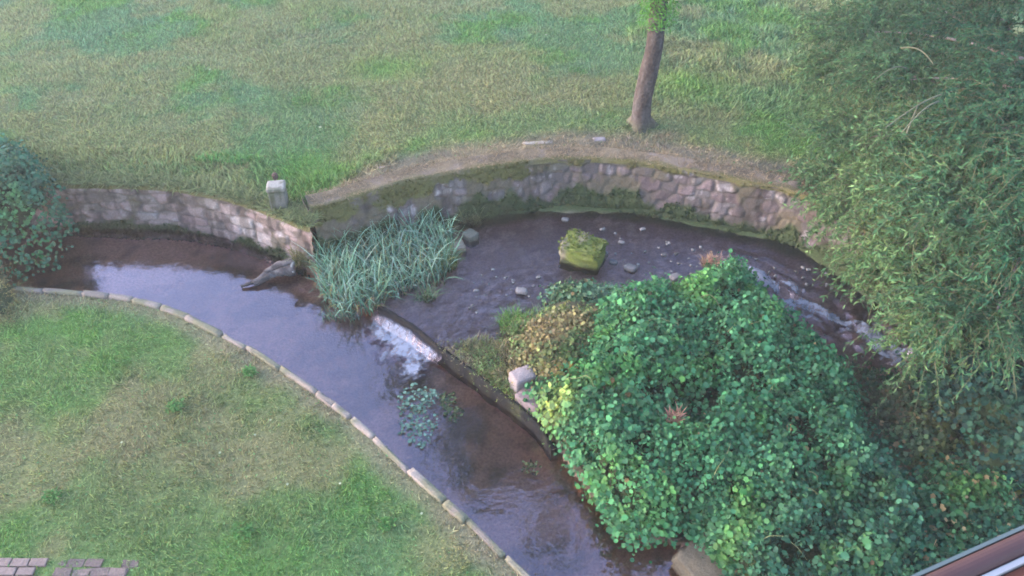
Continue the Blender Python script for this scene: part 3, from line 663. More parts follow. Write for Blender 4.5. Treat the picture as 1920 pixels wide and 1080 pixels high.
# reeds at the joint of the walls
rp = P2([(590, 520), (600, 470), (650, 440), (720, 425), (800, 425), (850, 440), (850, 490), (835, 530), (780, 545), (730, 565), (690, 590), (640, 590), (605, 560)], -.85)
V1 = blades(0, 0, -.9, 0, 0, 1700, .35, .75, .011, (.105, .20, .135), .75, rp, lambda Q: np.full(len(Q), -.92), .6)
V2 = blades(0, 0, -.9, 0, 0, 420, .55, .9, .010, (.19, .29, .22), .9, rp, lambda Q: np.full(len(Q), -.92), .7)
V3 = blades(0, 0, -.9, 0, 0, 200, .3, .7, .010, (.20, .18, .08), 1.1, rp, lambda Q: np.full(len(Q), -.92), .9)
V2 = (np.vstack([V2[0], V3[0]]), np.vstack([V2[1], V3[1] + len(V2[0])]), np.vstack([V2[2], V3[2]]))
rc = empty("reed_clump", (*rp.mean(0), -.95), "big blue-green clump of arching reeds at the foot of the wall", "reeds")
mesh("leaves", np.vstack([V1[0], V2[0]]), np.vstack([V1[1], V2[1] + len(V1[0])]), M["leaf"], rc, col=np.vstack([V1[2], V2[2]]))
V, Fq = rock(rp.mean(0)[0], rp.mean(0)[1], -1.3, 1.6, .95, .5, .25, 31, .15, 15, .4)
mesh("root_mat", V, Fq, M['ground'], rc, col=np.tile([.03, .045, .025], (len(V), 1)))
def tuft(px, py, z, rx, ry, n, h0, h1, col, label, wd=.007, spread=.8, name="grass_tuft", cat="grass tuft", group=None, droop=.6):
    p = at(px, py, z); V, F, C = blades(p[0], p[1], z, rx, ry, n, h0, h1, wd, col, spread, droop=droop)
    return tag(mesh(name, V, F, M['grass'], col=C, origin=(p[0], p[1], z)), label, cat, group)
tuft(572, 488, -.95, .22, .28, 340, .25, .6, (.16, .16, .07), "straw-coloured grass tuft at the left side of the reeds")
tuft(580, 420, -.5, .20, .16, 200, .15, .4, (.12, .15, .06), "green and straw tuft growing from the joint of the two walls")
tuft(830, 500, -.92, .28, .25, 300, .2, .5, (.10, .15, .05), "yellow-green grass tuft on the right side of the reeds")
tuft(800, 562, -.9, .18, .10, 80, .2, .4, (.13, .19, .10), "small sprawling tuft in the water below the reeds", spread=1.2)
tuft(640, 598, -1.0, .35, .10, 120, .1, .3, (.12, .17, .12), "drooping tuft trailing in the stream at the foot of the reeds", spread=1.3)
tuft(968, 612, -.85, .30, .25, 420, .15, .42, (.10, .19, .05), "bright green grass tuft on the gravel bank above the sill")
tuft(900, 650, -.84, .3, .14, 220, .1, .25, (.14, .14, .07), "low straw grass tuft on the gravel just behind the sill")
tuft(1010, 600, -.8, .16, .14, 160, .15, .35, (.12, .19, .10), "pale green grass tuft against the left edge of the ivy")
tuft(960, 660, -.75, .30, .22, 420, .08, .24, (.17, .15, .08), "tan dry grass tuft on the slope between the sill and the bramble")
tuft(985, 625, -.7, .25, .2, 320, .08, .24, (.11, .17, .06), "mixed green grass tuft at the upper left foot of the bramble")
tuft(935, 705, -.8, .32, .10, 200, .08, .2, (.14, .15, .06), "short mossy grass tuft along the lower sill")
tuft(885, 420, -.9, .22, .14, 200, .2, .5, (.10, .12, .06), "dull olive grass tuft behind the boulders at the wall foot")
tuft(300, 322, -.02, .9, .22, 420, .08, .22, (.13, .19, .08), "long pale grass tuft on the bank above the left wall", spread=1.1)
tuft(430, 302, -.02, .7, .20, 420, .08, .24, (.10, .22, .07), "bright green grass tuft on the bank left of the square post", spread=1.1)
tuft(140, 318, -.02, .6, .25, 420, .08, .24, (.13, .16, .07), "rough olive grass tuft on the bank beside the left bush", spread=1.1)
tuft(1195, 240, 0, .34, .16, 220, .06, .18, (.11, .15, .08), "grass tuft growing round the tree foot")
for x, y, rr, lab in [(565, 192, .2, "broad dark green weed rosette in the middle of the far lawn"), (330, 765, .12, "bright green weed in the near lawn below the bend"), (470, 700, .10, "small pale weed by the kerb of the near lawn"), (1085, 135, .22, "leafy weed patch on the lawn left of the trunk"), (455, 1000, .14, "spiky pale weed low in the near lawn"), (100, 935, .12, "lush weed at the left of the near lawn"), (725, 985, .10, "clump of weed near the kerb at the bottom")]:
    far = y < 400; z = -.02 if far else Z_NEAR - .02; p = at(x, y, z); n = 140
    a = rng.random(n) * 6.283; r = rr * np.sqrt(rng.random(n)); Pn = np.c_[p[0] + np.cos(a) * r, p[1] + np.sin(a) * r, z + .03 + .06 * rng.random(n)]
    v, f_, c_ = scatter(Pn, np.tile([0, 0, 1.], (n, 1)), rng.uniform(.05, .09, n), np.array([.065, .16, .045]) * rng.uniform(.6, 1.4, (n, 1)), T_NARROW, .6)
    tag(mesh("weed", v, f_, M['leaf'], col=c_, origin=(p[0], p[1], z)), lab, "weed")

# ------------------------------------------------------------------ leafy mounds
def leaf_cols(x, y, base, alt, seed, dead=.0, s=.9, yel=None):
    n = len(x); t = smooth(.35, .65, fbm(x, y, s, seed)); c = mixc(np.tile(base, (n, 1)), alt, t)
    if yel is not None: c = mixc(c, yel[0], np.exp(-(((x - yel[1]) / yel[3]) ** 2 + ((y - yel[2]) / yel[4]) ** 2)) * (.4 + .9 * rng.random(n)).clip(0, 1))
    c = mixc(c, c * [1.5, 1.25, .75], smooth(.55, .7, fbm(x, y, .5, seed + 2)) * .8) * (.7 + .6 * fbm(x, y, .22, seed + 3))[:, None]
    c = c * rng.uniform(.65, 1.35, (n, 1)) * rng.normal(1, .06, (n, 3))
    if dead: k_ = rng.random(n) < dead; c[k_] = np.array([.16, .12, .06]) * rng.uniform(.6, 1.4, (k_.sum(), 1))
    return c
def mound_h(Q, poly, zb, H, r, seed, lump=.22):
    d = dline(Q, poly, True); t = np.clip(d / r, 0, 1)
    return zb + H * np.sqrt(1 - (1 - t) ** 2) * (.75 + .5 * fbm(Q[:, 0], Q[:, 1], 1.3, seed)) + lump * 2 * (fbm(Q[:, 0], Q[:, 1], .45, seed + 4, 5) - .5) * smooth(0, .35, d)
def mound(parent, name, poly, zb, H, r, n, size, colf, T, seed, thick=.22, tilt=.9, lump=.22, core=(.02, .03, .015), hang=0):
    lo, hi = poly.min(0) - .1, poly.max(0) + .1
    Q = rng.random((n * 4, 2)) * (hi - lo) + lo; Q = Q[inpoly(Q, poly)][:n]
    h = mound_h(Q, poly, zb, H, r, seed, lump); e = .06
    gxx = (mound_h(Q + [e, 0], poly, zb, H, r, seed, lump) - h) / e; gyy = (mound_h(Q + [0, e], poly, zb, H, r, seed, lump) - h) / e
    # more leaves where the surface is steep
    k_ = rng.random(len(Q)) < np.clip(np.sqrt(1 + gxx ** 2 + gyy ** 2) / 2.0, .35, 1); Q, h, gxx, gyy = Q[k_], h[k_], gxx[k_], gyy[k_]
    sel = rng.choice(len(Q), max(8, len(Q) // 10)); g_ = fbm(Q[sel, 0], Q[sel, 1], .3, seed + 11); sel = sel[g_ > .33]
    kL = rng.integers(5, 16, len(sel)); ci = np.repeat(sel, kL); m = len(ci)
    Nn = np.c_[-gxx, -gyy, np.ones(len(Q))]; Nn /= np.linalg.norm(Nn, axis=1)[:, None]; Nn = Nn[ci]
    cdep = np.repeat(rng.random(len(sel)) ** 1.3 * thick, kL); cbr = np.repeat(rng.uniform(.68, 1.25, len(sel)), kL); ctl = np.repeat(rng.normal(0, .35, (len(sel), 3)), kL, 0)
    P = np.c_[Q[ci], h[ci]] - Nn * (cdep - .05)[:, None] + rng.normal(0, size * 1.15, (m, 3)) * [1, 1, .7]
    Nl = Nn + ctl + [0, -.25, .35]; csz = np.repeat(rng.uniform(.65, 1.35, len(sel)), kL)
    parts = [scatter(P, Nl, csz * rng.uniform(size * .6, size * 1.3, m), colf(P[:, 0], P[:, 1]) * cbr[:, None], T, tilt)]
    # skirt hanging from the rim
    per = np.vstack([poly, poly[:1]]); sl_ = np.r_[0, np.cumsum(np.linalg.norm(np.diff(per, axis=0), axis=1))]
    ms = int(sl_[-1] * 190); u = rng.random(ms) * sl_[-1]; R = np.stack([np.interp(u, sl_, per[:, 0]), np.interp(u, sl_, per[:, 1])], 1)
    cen_ = poly.mean(0); outd = R - cen_; outd /= np.linalg.norm(outd, axis=1)[:, None]
    jit = rng.normal(0, .12, ms) + .18 * (fbm(R[:, 0], R[:, 1], .4, seed + 9) - .5); zz_ = zb + rng.uniform(-.12 - hang, .18, ms)
    Rp = np.c_[R + outd * jit[:, None], zz_]
    parts.append(scatter(Rp, np.c_[outd, np.full(ms, .8)], rng.uniform(size * .6, size * 1.2, ms), colf(Rp[:, 0], Rp[:, 1]), T, tilt))
    V = np.vstack([p[0] for p in parts]); F = np.vstack([parts[0][1], parts[1][1] + len(parts[0][0])]); C = np.vstack([p[2] for p in parts])
    mesh(name, V, F, M['leaf'], parent, col=C)
    # dark solid core added inside, its colour standing in for deep shade
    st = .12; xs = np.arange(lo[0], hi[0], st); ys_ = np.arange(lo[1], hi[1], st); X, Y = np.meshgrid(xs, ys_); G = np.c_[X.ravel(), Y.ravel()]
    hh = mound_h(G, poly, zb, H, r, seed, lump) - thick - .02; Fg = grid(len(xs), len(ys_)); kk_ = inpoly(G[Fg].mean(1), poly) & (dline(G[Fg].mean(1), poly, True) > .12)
    mesh("dark_core", np.c_[G, hh], Fg[kk_], M['ground'], parent, col=np.tile(core, (len(G), 1)))

ivp = P2([(1025, 770), (1020, 735), (1060, 700), (1110, 665), (1120, 610), (1140, 575), (1190, 568), (1230, 555), (1290, 560), (1330, 520), (1390, 515), (1420, 560), (1450, 610), (1515, 645), (1570, 710), (1605, 780), (1650, 870), (1740, 960), (1760, 1200), (1500, 1290), (1380, 1230), (1390, 1130), (1350, 1040), (1285, 975), (1205, 1000), (1160, 985), (1140, 940), (1110, 890), (1075, 840)], -.6)
iv = empty("ivy_thicket", (*ivp.mean(0), -.6), "huge round mound of rounded green leaves on the spit in the middle of the stream", "bush")
tip = at(1040, 750, -.3)
def ivc(x, y):
    c = leaf_cols(x, y, (.036, .128, .060), (.056, .170, .076), 401, .004, .8, ((.30, .38, .10), tip[0], tip[1], .28, .28))
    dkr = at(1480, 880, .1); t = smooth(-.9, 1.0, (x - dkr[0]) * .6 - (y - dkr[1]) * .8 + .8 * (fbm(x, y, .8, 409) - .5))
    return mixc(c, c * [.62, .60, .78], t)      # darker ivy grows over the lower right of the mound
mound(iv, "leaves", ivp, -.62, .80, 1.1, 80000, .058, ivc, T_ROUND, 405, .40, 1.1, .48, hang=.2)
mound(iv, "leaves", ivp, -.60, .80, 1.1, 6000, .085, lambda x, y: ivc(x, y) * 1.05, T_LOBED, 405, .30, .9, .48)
for q in range(22):
    lo_, hi_ = ivp.min(0), ivp.max(0); c_ = rng.random(2) * (hi_ - lo_) + lo_
    if not inpoly(c_[None], ivp)[0] or dline(c_[None], ivp, True)[0] < .35: continue
    a = rng.random() * 6.28; L_ = rng.uniform(.35, .8); tq = np.linspace(-.5, .5, 9); Q = c_ + np.c_[np.cos(a) * tq, np.sin(a) * tq] * L_ + np.c_[-np.sin(a) * tq ** 2, np.cos(a) * tq ** 2] * rng.uniform(-.5, .5)
    hz_ = mound_h(Q, ivp, -.62, .80, 1.1, 405, .48) + .05 * np.cos(tq * 3)
    mesh("runner", *tube(np.c_[Q, hz_], np.linspace(.006, .003, 9), 5, False), bpy.data.materials.get("runner") or surf_mat("runner", base=(.13, .15, .07), bump=0), iv)
# yellowing tangle at the ivy's left shoulder
bp_ = P2([(990, 710), (970, 660), (985, 610), (1040, 585), (1100, 580), (1150, 600), (1150, 660), (1100, 710), (1040, 745)], -.6)
br = empty("bramble_tangle", (*bp_.mean(0), -.7), "yellow and tan withering bramble at the left shoulder of the big mound", "bush")
mound(br, "leaves", bp_, -.70, .36, .6, 9000, .055, lambda x, y: leaf_cols(x, y, (.21, .18, .085), (.11, .17, .06), 411, .15, .35), T_LOBED, 415, .18, 1.2, .16, core=(.06, .05, .03))
gb = P2([(828, 648), (880, 640), (925, 655), (950, 605), (1010, 590), (1020, 690), (985, 765), (930, 722), (880, 682)], -.75)
gbk = empty("grassy_bank", (*gb.mean(0), -.85), "low mat of straw and green grass on the gravel between the sill and the bramble", "grass mat")
mound(gbk, "blades", gb, -.86, .13, .25, 14000, .05, lambda x, y: leaf_cols(x, y, (.17, .15, .085), (.10, .15, .055), 491, .1, .3), (T_BLADE[0] * [1, 2, 1], T_BLADE[1]), 495, .08, 1.4, .06, core=(.09, .075, .05), hang=-.1)
bp_ = P2([(1030, 560), (1040, 540), (1110, 538), (1170, 548), (1180, 575), (1100, 585)], -.62)
bb = empty("creeper", (*bp_.mean(0), -.8), "grey-green leafy creeper reaching into the pool below the mossy block", "creeper")
mound(bb, "leaves", bp_, -.72, .22, .3, 3000, .065, lambda x, y: leaf_cols(x, y, (.11, .19, .12), (.07, .14, .08), 421, .03, .4), T_ROUND, 425, .12, 1.0, .1)
tuft(1332, 500, -.6, .16, .14, 400, .12, .3, (.30, .19, .14), "pinkish dead plant head poking up at the top of the mound", wd=.008, spread=1.0, name="dead_plant", cat="dead plant")
tuft(1248, 572, -.35, .14, .14, 400, .08, .22, (.28, .17, .08), "rust-brown dead patch standing in the top of the mound", wd=.012, spread=1.0, name="dead_plant", cat="dead plant")
tuft(1265, 790, .1, .09, .1, 160, .08, .2, (.20, .11, .08), "small brown dead spray in the middle of the mound", wd=.012, spread=1.0, name="dead_plant", cat="dead plant")
# dark shrubs below and right
shp = P2([(1590, 690), (1680, 712), (1720, 700), (1800, 740), (1830, 830), (1840, 900), (1960, 930), (1960, 1210), (1700, 1210), (1690, 1000), (1660, 850), (1610, 740)], -.5)
sh = empty("undergrowth_shrub", (*shp.mean(0), -.6), "low dull brownish-green undergrowth between the mound and the dark shrub", "shrub")
mound(sh, "leaves", shp, -.58, .35, .7, 20000, .06, lambda x, y: leaf_cols(x, y, (.034, .085, .040), (.060, .080, .042), 431, .05, .7), T_LOBED, 435, .25, 1.2, .3, core=(.03, .025, .02))
dp = P2([(1745, 600), (1800, 560), (1900, 540), (2060, 560), (2080, 860), (1960, 900), (1850, 850), (1830, 780), (1760, 720)], .4)
dk = empty("dark_shrub", (*dp.mean(0), -.5), "dense dark blue-green shrub at the right edge, under the willow", "shrub")
mound(dk, "leaves", dp, .0, .8, .9, 15000, .07, lambda x, y: leaf_cols(x, y, (.013, .044, .034), (.021, .062, .038), 441, .0, .6), T_LOBED, 445, .3, 1.0, .3, hang=.5)
mesh("stem", *tube([(*dp.mean(0), -.6), (dp.mean(0)[0] + .05, dp.mean(0)[1], .0), (*(dp.mean(0) + .1), .6)], [.09, .07, .05], 8, False), M['bark'], dk)
ip2 = P2([(1690, 900), (1760, 860), (1850, 880), (1960, 860), (2010, 1130), (1700, 1150), (1650, 1000)], 0)
i2 = empty("ivy_bush", (*ip2.mean(0), -.5), "mid green ivy bush at the bottom right, next to the window sill", "bush")
mound(i2, "leaves", ip2, -.25, .35, .6, 14000, .065, lambda x, y: leaf_cols(x, y, (.021, .074, .042), (.034, .098, .042), 451, .04, .6), T_LOBED, 455, .25, 1.0, .25, hang=.25)
# bush hanging over the stream at the left edge
lp_ = P2([(-330, 270), (-160, 235), (-40, 240), (20, 268), (68, 300), (90, 350), (60, 395), (10, 430), (-120, 460), (-330, 460)], .35)
lb = empty("leafy_bush", (*lp_.mean(0), 0), "dense blue-green bush hanging over the water at the left edge", "bush")
mound(lb, "leaves", lp_, .05, .9, 1.0, 17000, .075, lambda x, y: leaf_cols(x, y, (.034, .100, .062), (.045, .125, .075), 461, .0, .6), T_LOBED, 465, .3, 1.0, .25, hang=.7)
mesh("stem", *tube([(*lp_.mean(0), -.1), (*(lp_.mean(0) + .05), .5), (*(lp_.mean(0) + .1), .9)], [.12, .09, .05], 8, False), M['bark'], lb)
tw = P2([(-60, 500), (10, 490), (32, 515), (35, 545), (0, 590), (-60, 600)], -.3)
tb = empty("twiggy_bush", (*tw.mean(0), -.5), "small tan twiggy bush at the left edge where the kerb begins", "bush")
mound(tb, "leaves", tw, -.5, .35, .3, 1800, .05, lambda x, y: leaf_cols(x, y, (.15, .14, .08), (.10, .12, .06), 471, .2, .3), T_NARROW, 475, .15, 1.2, .1)

# water plants in the lower channel
def water_plant(poly_px, n, size, col, label, seed):
    po = P2(poly_px, Z_LOW); lo, hi = po.min(0), po.max(0); Q = rng.random((n * 4, 2)) * (hi - lo) + lo; Q = Q[inpoly(Q, po)]
    Q = Q[fbm(Q[:, 0], Q[:, 1], .3, seed) > .30][:n]; m = len(Q)
    P = np.c_[Q, Z_LOW + rng.uniform(-.02, .035, m)]
    v, f_, c_ = scatter(P, np.tile([0, 0, 1.], (m, 1)), rng.uniform(size * .5, size * 1.3, m), np.array(col) * rng.uniform(.5, 1.5, (m, 1)), T_ROUND, .5)
    tag(mesh("water_plant", v, f_, M['leaf'], col=c_), label, "water plant", "plants growing in the slow water")
water_plant([(745, 735), (780, 720), (815, 730), (830, 770), (810, 820), (790, 850), (750, 815)], 380, .055, (.12, .20, .15), "floating clump of small pale round leaves in the stream below the weir", 501)
water_plant([(820, 725), (850, 740), (868, 780), (850, 800), (825, 770)], 110, .06, (.05, .075, .035), "dark submerged weed right of the pale floating clump", 503)
water_plant([(975, 860), (1010, 865), (1010, 890), (980, 890)], 45, .05, (.07, .085, .04), "small dark weed patch in the brown water near the ivy", 505)

# ------------------------------------------------------------------ loose stones in the pool
k_ = 0
def pebbles(cands, group, n, s0, s1, zf, name, labels):
    global k_
    for q in range(n):
        px, py = cands(q)
        p = at(px, py, Z_UP); s = random.uniform(s0, s1)
        z0 = Z_UP - s * .35 + (rapids_h(np.array([[p[0], p[1]]]))[0])
        V, Fq = rock(p[0], p[1], z0, s * 1.3, s, s * .7, random.uniform(0, 3), 600 + k_, .2, 5, .4)
        g_ = random.uniform(.07, .19)
        tag(mesh(name, V, Fq, M['stone'], col=np.tile([g_, g_ * .95, g_ * .98], (len(V), 1))), labels, "pebble", group); k_ += 1
big = [(978, 547, .14), (975, 622, .07), (1182, 503, .16), (1268, 520, .15), (1150, 492, .10), (893, 545, .06), (1010, 520, .06), (1205, 430, .08), (1245, 478, .07), (745, 640, .06), (1130, 430, .07), (1165, 455, .08), (1240, 530, .10), (1060, 412, .10), (700, 610, .05)]
bl = ["largest pale cobble in the open pool left of the mossy block", "tiny pale cobble near the gravel bar by the sill", "flat pale cobble in the water right of the mossy block", "elongated pale cobble beside the dead plant head", "pale cobble touching the mossy block's lower right corner", "small cobble in the middle of the swirling water", "small pale cobble left below the mossy block", "pale cobble by the wall foot right of the block", "small cobble between the wall and the mound top", "yellowish cobble at the lower end of the white water", "cobble just behind the mossy block", "cobble close to the right side of the mossy block", "grey cobble at the edge of the mound's top", "pale cobble at the wall foot above the mossy block", "small white cobble beside the reed foot at the weir"]
for (x, y, s), lab in zip(big, bl):
    low = x < 760; zz_ = Z_LOW if low else Z_UP; p = at(x, y, zz_)
    V, Fq = rock(p[0], p[1], zz_ - s * .3, s * 1.4, s, s * .65, random.uniform(-.4, .4), 700 + k_, .2, 7, .4); k_ += 1
    tag(mesh("cobble", V, Fq, M['stone'], col=np.tile(np.array([.14, .13, .135]) * random.uniform(.6, 1.15), (len(V), 1))), lab, "cobble", "cobbles in the stream")
def cA(q): return random.uniform(1140, 1480), None
def candA(q):
    x = random.uniform(1130, 1560); y = 432 + (x - 1130) * .16 + random.uniform(0, 60) + max(0, x - 1400) * .1; return x, y
pebbles(candA, "pebbles strewn along the foot of the right wall", 70, .025, .06, None, "pebble", "small pale pebble in the dark shallows along the foot of the tall wall")
def candB(q): return random.uniform(880, 1010), random.uniform(500, 620)
pebbles(candB, "pebbles in the swirling pool", 26, .02, .05, None, "pebble", "small pebble in the shallow swirling pool above the sill")

# litter: pale fallen leaves on the lawns
lit = [(392, 129), (505, 789), (478, 817), (1113, 160), (1023, 66), (1240, 283), (1320, 297), (1370, 180), (1110, 283), (1398, 255), (540, 910), (640, 905), (280, 150), (600, 240), (1205, 285), (410, 850), (230, 830), (790, 960)]
for x, y in lit:
    far = y < 400; z = .03 if far else Z_NEAR + .03; p = at(x, y, z)
    v, f_, c_ = scatter(np.array([p]), np.array([[0, 0, 1.]]), [.06 if far else .04], np.array([[.30, .33, .22]]), T_ROUND, .3)
    tag(mesh("fallen_leaf", v, f_, M['leaf'], col=c_), "pale fallen leaf on the far lawn or the earth strip" if far else "pale fallen leaf on the near lawn", "leaf", "pale leaves on the far lawn" if far else "pale leaves on the near lawn")

# ------------------------------------------------------------------ the lawn tree
tf = at(1203, 238, 0)
tr = empty("lawn_tree", (tf[0], tf[1], 0), "tree with a bare grey slightly leaning trunk on the far lawn", "tree")
hts = np.array([-.1, .02, .12, .3, .7, 1.2, 1.8, 2.4, 3.0, 3.8, 4.6]); lean = np.array([-.02, -.02, -.03, -.045, -.05, .0, .06, .05, .03, 0, .05])
rad = 1.13 * np.array([.26, .23, .19, .175, .17, .168, .155, .15, .145, .12, .08])
th = np.linspace(-.1, 4.6, 60); kx = np.interp(th, hts, lean); kr = np.interp(th, hts, rad)
ker = np.ones(5) / 5; kx[2:-2] = np.convolve(kx, ker, 'valid'); kr[2:-2] = np.convolve(kr, ker, 'valid')
V, Fq = tube(np.c_[tf[0] + kx, np.full(60, tf[1]), th], kr, 22, False)
an = np.arctan2(V[:, 1] - tf[1], V[:, 0] - tf[0]); fl = smooth(.3, 0, V[:, 2])
rr = 1 + .10 * (fbm(an * 1.5, V[:, 2] * .8, .5, 801) - .5) + fl * (.22 + .35 * np.sin(an * 3 + 1))
ctr = np.c_[np.interp(V[:, 2], th, tf[0] + kx), np.full(len(V), tf[1]), V[:, 2]]; V = ctr + (V - ctr) * rr[:, None]
cT = mixc(np.tile([.045, .037, .038], (len(V), 1)), [.072, .064, .066], smooth(.45, .65, fbm(an, V[:, 2], .35, 803))); cT = mixc(cT, [.10, .10, .06], fl * .6)
M['trunk'] = surf_mat("trunk_bark", rough=.95, nscale=18, amt=.5, bump=1, bdist=.04, spec=.1)
mesh("trunk", V, Fq, M['trunk'], tr, col=cT)
parts = []
crown_c = np.array([.5, tf[1] - .4, 7.0])
limbs = []
for q in range(14):
    a = q / 14 * 6.283 + random.uniform(-.2, .2); s_ = np.array([tf[0] + .03, tf[1], random.uniform(3.0, 4.5)])
    e_ = crown_c + [math.cos(a) * random.uniform(1.6, 3.2), math.sin(a) * random.uniform(1.6, 2.8), random.uniform(-1.2, 1.7)]
    m_ = (s_ + e_) / 2 + [0, 0, -.3]; t_ = np.linspace(0, 1, 9)[:, None]
    path = (1 - t_) ** 2 * s_ + 2 * t_ * (1 - t_) * m_ + t_ ** 2 * e_; limbs.append(path)
    mesh("limb", *tube(path, np.linspace(.07, .015, 9), 7, False), M['bark'], tr)
n = 34000; cl = []
for path in limbs:
    for q in range(7):
        cl.append(path[random.randint(4, 8)] + rng.normal(0, .9, 3) * [1, 1, .9])
cl = np.array(cl); ci = rng.integers(0, len(cl), n); P = cl[ci] + rng.normal(0, .42, (n, 3))
P = P[P[:, 2] > np.maximum(4.0, 9.5 - .408 * P[:, 1])]; n = len(P)
v, f_, c_ = scatter(P, rng.normal(0, .5, (n, 3)) + [0, 0, .8], rng.uniform(.09, .16, n), np.array([.05, .11, .03]) * rng.uniform(.6, 1.4, (n, 1)), T_ROUND, .8)
mesh("crown", v, f_, M['leaf'], tr, col=c_)
# leafy shoots on the trunk near the top of the picture
n = 1500; zz_ = rng.uniform(2.3, 3.1, n); a = rng.random(n) * 6.283; r = rng.uniform(.13, .42, n) * smooth(1.9, 2.4, zz_).clip(.5, 1)
P = np.c_[tf[0] + .05 + np.cos(a) * r, tf[1] + np.sin(a) * r, zz_]
v, f_, c_ = scatter(P, np.c_[np.cos(a), np.sin(a), np.ones(n)], rng.uniform(.05, .10, n), np.array([.07, .20, .04]) * rng.uniform(.6, 1.4, (n, 1)), T_NARROW, 1)
mesh("shoots", v, f_, M['leaf'], tr, col=c_)

# ------------------------------------------------------------------ willow on the right
wt = at(1925, 430, 0)
wi = empty("willow_tree", (wt[0], wt[1], 0), "large feathery willow filling the right side, trailing over the stream", "tree")
tp = np.array([[wt[0], wt[1], -.3], [wt[0] - .05, wt[1] - .05, .8], [wt[0] - .2, wt[1] - .1, 1.8], [wt[0] - .3, wt[1], 3.0]]); tps, _ = spline(tp, .15)
mesh("trunk", *tube(tps, np.linspace(.30, .16, len(tps)), 14, False), M['bark'], wi)
lobes = [(1640, 60, 1.6, 1.5), (1700, 150, 1.8, 1.3), (1620, 260, .9, 1.0), (1760, 260, 1.8, 1.2), (1680, 360, 1.2, 1.0), (1800, 380, 1.9, 1.3), (1730, 470, 1.2, .9), (1850, 80, 2.2, 1.6),
         (1900, 250, 2.4, 1.4), (1930, 450, 2.0, 1.2), (1600, 400, .6, .6), (1660, 500, .7, .6), (1780, 560, 1.2, .8), (1870, 580, 1.5, .8), (1980, 150, 2.6, 1.8), (2050, 350, 2.5, 1.6), (1560, 330, .35, .55), (1720, 0, 1.6, 1.6), (1750, 640, .6, .5), (1900, -40, 2.6, 1.7), (2020, -20, 3.0, 1.8), (1800, -50, 2.0, 1.6), (1580, 130, .9, .9)]
PV, PF, PC, nv0 = [], [], [], 0; TV, TF, nt0 = [], [], 0
fork = tps[-4]
for li, (lx, ly, lz, R) in enumerate(lobes):
    c0 = at(lx, ly, lz); base_ = tps[random.randint(len(tps) // 2, len(tps) - 1)]
    t_ = np.linspace(0, 1, 12)[:, None]; m_ = (base_ + c0) / 2 + [0, 0, .5]
    path = (1 - t_) ** 2 * base_ + 2 * t_ * (1 - t_) * m_ + t_ ** 2 * c0
    mesh("limb", *tube(path, np.linspace(.05, .012, 12), 6, False), M['bark'], wi)
    ns = int(150 * R ** 1.7) + 30
    for q in range(ns):
        d = rng.normal(0, 1, 3); d[2] = abs(d[2]) * .6 - .1; d /= np.linalg.norm(d)
        st_ = c0 + d * R * rng.uniform(.15, .85) * [1, 1, .55]
        out = np.array([d[0], d[1], .35]); out /= np.linalg.norm(out)
        Ls = rng.uniform(.5, 1.05); m = 13; tt = np.linspace(0, 1, m)[:, None]
        sway = rng.normal(0, .25, 3)
        pth = st_ + out * tt * Ls * .6 + np.array([0, 0, -1]) * (tt ** 2) * Ls * .65 + sway * tt ** 2
        zmin = .05 if pth[-1][1] > 12 else -.75
        pth[:, 2] = np.maximum(pth[:, 2], zmin + rng.uniform(0, .2))
        v, f_ = tube(pth[::3], np.linspace(.008, .003, len(pth[::3])), 3, False); TV.append(v); TF.append(f_ + nt0); nt0 += len(v)
        nl_ = 34; u = rng.random(nl_) * (m - 1.01); i_ = u.astype(int); fr = (u - i_)[:, None]
        Pl = pth[i_] * (1 - fr) + pth[i_ + 1] * fr; dirp = pth[i_ + 1] - pth[i_]; dirp /= np.linalg.norm(dirp, axis=1)[:, None] + 1e-9
        al = dirp + rng.normal(0, .85, (nl_, 3)) + [0, 0, -.3]
        hue = rng.random(); bc = np.array([.050, .130, .058]) * (1 - hue) + np.array([.090, .165, .070]) * hue; bc = bc * random.uniform(.6, 1.2)
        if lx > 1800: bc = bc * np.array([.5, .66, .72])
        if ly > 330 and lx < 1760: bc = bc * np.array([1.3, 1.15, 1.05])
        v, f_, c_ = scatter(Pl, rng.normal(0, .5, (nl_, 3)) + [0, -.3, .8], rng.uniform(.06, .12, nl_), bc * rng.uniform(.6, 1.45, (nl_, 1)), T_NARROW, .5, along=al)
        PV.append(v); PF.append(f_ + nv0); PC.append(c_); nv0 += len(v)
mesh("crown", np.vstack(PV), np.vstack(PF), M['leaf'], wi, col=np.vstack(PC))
mesh("twigs", np.vstack(TV), np.vstack(TF), M['twig'], wi)
for q, (x0, y0, z0, x1, y1, z1) in enumerate([(1640, 150, 2.3, 1700, 128, 2.4), (1660, 240, 2.4, 1790, 170, 2.6), (1690, 250, 2.4, 1760, 190, 2.6), (1750, 120, 2.6, 1690, 90, 2.3), (1720, 200, 2.5, 1700, 250, 2.3)]):
    A_, B_ = at(x0, y0, z0), at(x1, y1, z1); t_ = np.linspace(0, 1, 8)[:, None]; path = A_ * (1 - t_) + B_ * t_ + [0, 0, .12] * np.sin(t_ * 3.14)
    mesh("bare_branch", *tube(path, np.linspace(.008, .016, 8), 5, False), surf_mat("bare_bark", base=(.10, .105, .07), bump=0) if q == 0 else bpy.data.materials["bare_bark"], wi)

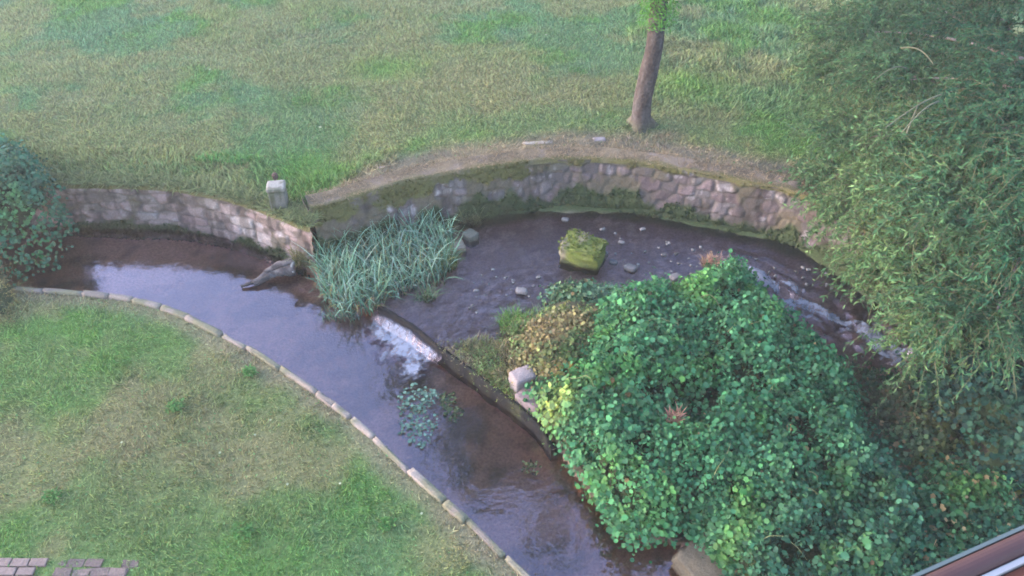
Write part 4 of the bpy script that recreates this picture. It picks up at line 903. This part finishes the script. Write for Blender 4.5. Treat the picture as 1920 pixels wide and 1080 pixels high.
# ------------------------------------------------------------------ window sill at the photographer's elbow
zs0 = CAM_H - .55
A_, B_ = at(1715, 1085, zs0), at(1925, 990, zs0); dd = (B_ - A_); dd /= np.linalg.norm(dd); nrm = np.array([dd[1], -dd[0], 0])   # towards the viewer
if nrm[1] > 0: nrm = -nrm
a_ = A_ - dd * .9; b_ = B_ + dd * .45
ws = empty("window_sill", tuple((A_ + B_) / 2), "brown window sill with a white strip cutting the lower right corner", "window sill")
def ribbon(name, prof, mat, col):
    prof = np.array(prof); k = len(prof); V = []
    for e in (a_, b_):
        for (o_, h_) in prof: V.append(e + nrm * o_ + np.array([0, 0, h_]))
    F = [[i, i + 1, k + i + 1, k + i] for i in range(k - 1)] + [[k - 1, 0, k, 2 * k - 1]] + [list(range(k))[::-1], list(range(k, 2 * k))]
    mesh(name, np.array(V), F, mat, ws, smooth_=False)
an = np.linspace(math.pi, 0, 10)
pb = surf_mat("brown_paint", base=(.05, .026, .028), rough=.6, nscale=20, amt=.1, bump=.1, spec=.15)
pw = surf_mat("white_strip", base=(.22, .21, .23), rough=.4, nscale=20, amt=.08, bump=0, spec=.5)
prr = surf_mat("red_brown_board", base=(.08, .022, .012), rough=.5, nscale=12, amt=.3, bump=.1)
gg = surf_mat("grey_seal", base=(.05, .07, .08), rough=.5, nscale=12, amt=.1, bump=0)
ribbon("seal", [(-.003, -.02), (-.003, .0), (.0, .001), (.0, -.02)], gg, None)
ribbon("moulding", [(.001 + .0125 * (1 - math.cos(t)) * .6, .006 * math.sin(t)) for t in np.linspace(0, math.pi, 10)] + [(.016, -.03), (.001, -.03)], pb, None)
ribbon("strip", [(.017, -.03), (.017, .001), (.021, .001), (.021, -.03)], pw, None)
ribbon("board", [(.022, -.04), (.022, -.003), (.40, -.004), (.40, -.04)], prr, None)
# the house wall under the sill
hw = []
for e in (a_, b_):
    for o_, z_ in ((.03, zs0 - .05), (.38, zs0 - .05), (.38, Z_NEAR - .1), (.03, Z_NEAR - .1)): hw.append([*(e + nrm * o_)[:2], z_])
F = [[0, 1, 5, 4], [1, 2, 6, 5], [2, 3, 7, 6], [3, 0, 4, 7], [3, 2, 1, 0], [4, 5, 6, 7]]
tag(mesh("house_wall", np.array(hw), F, surf_mat("render", base=(.35, .33, .3)), smooth_=False), "plain rendered house wall below the window sill", "wall")
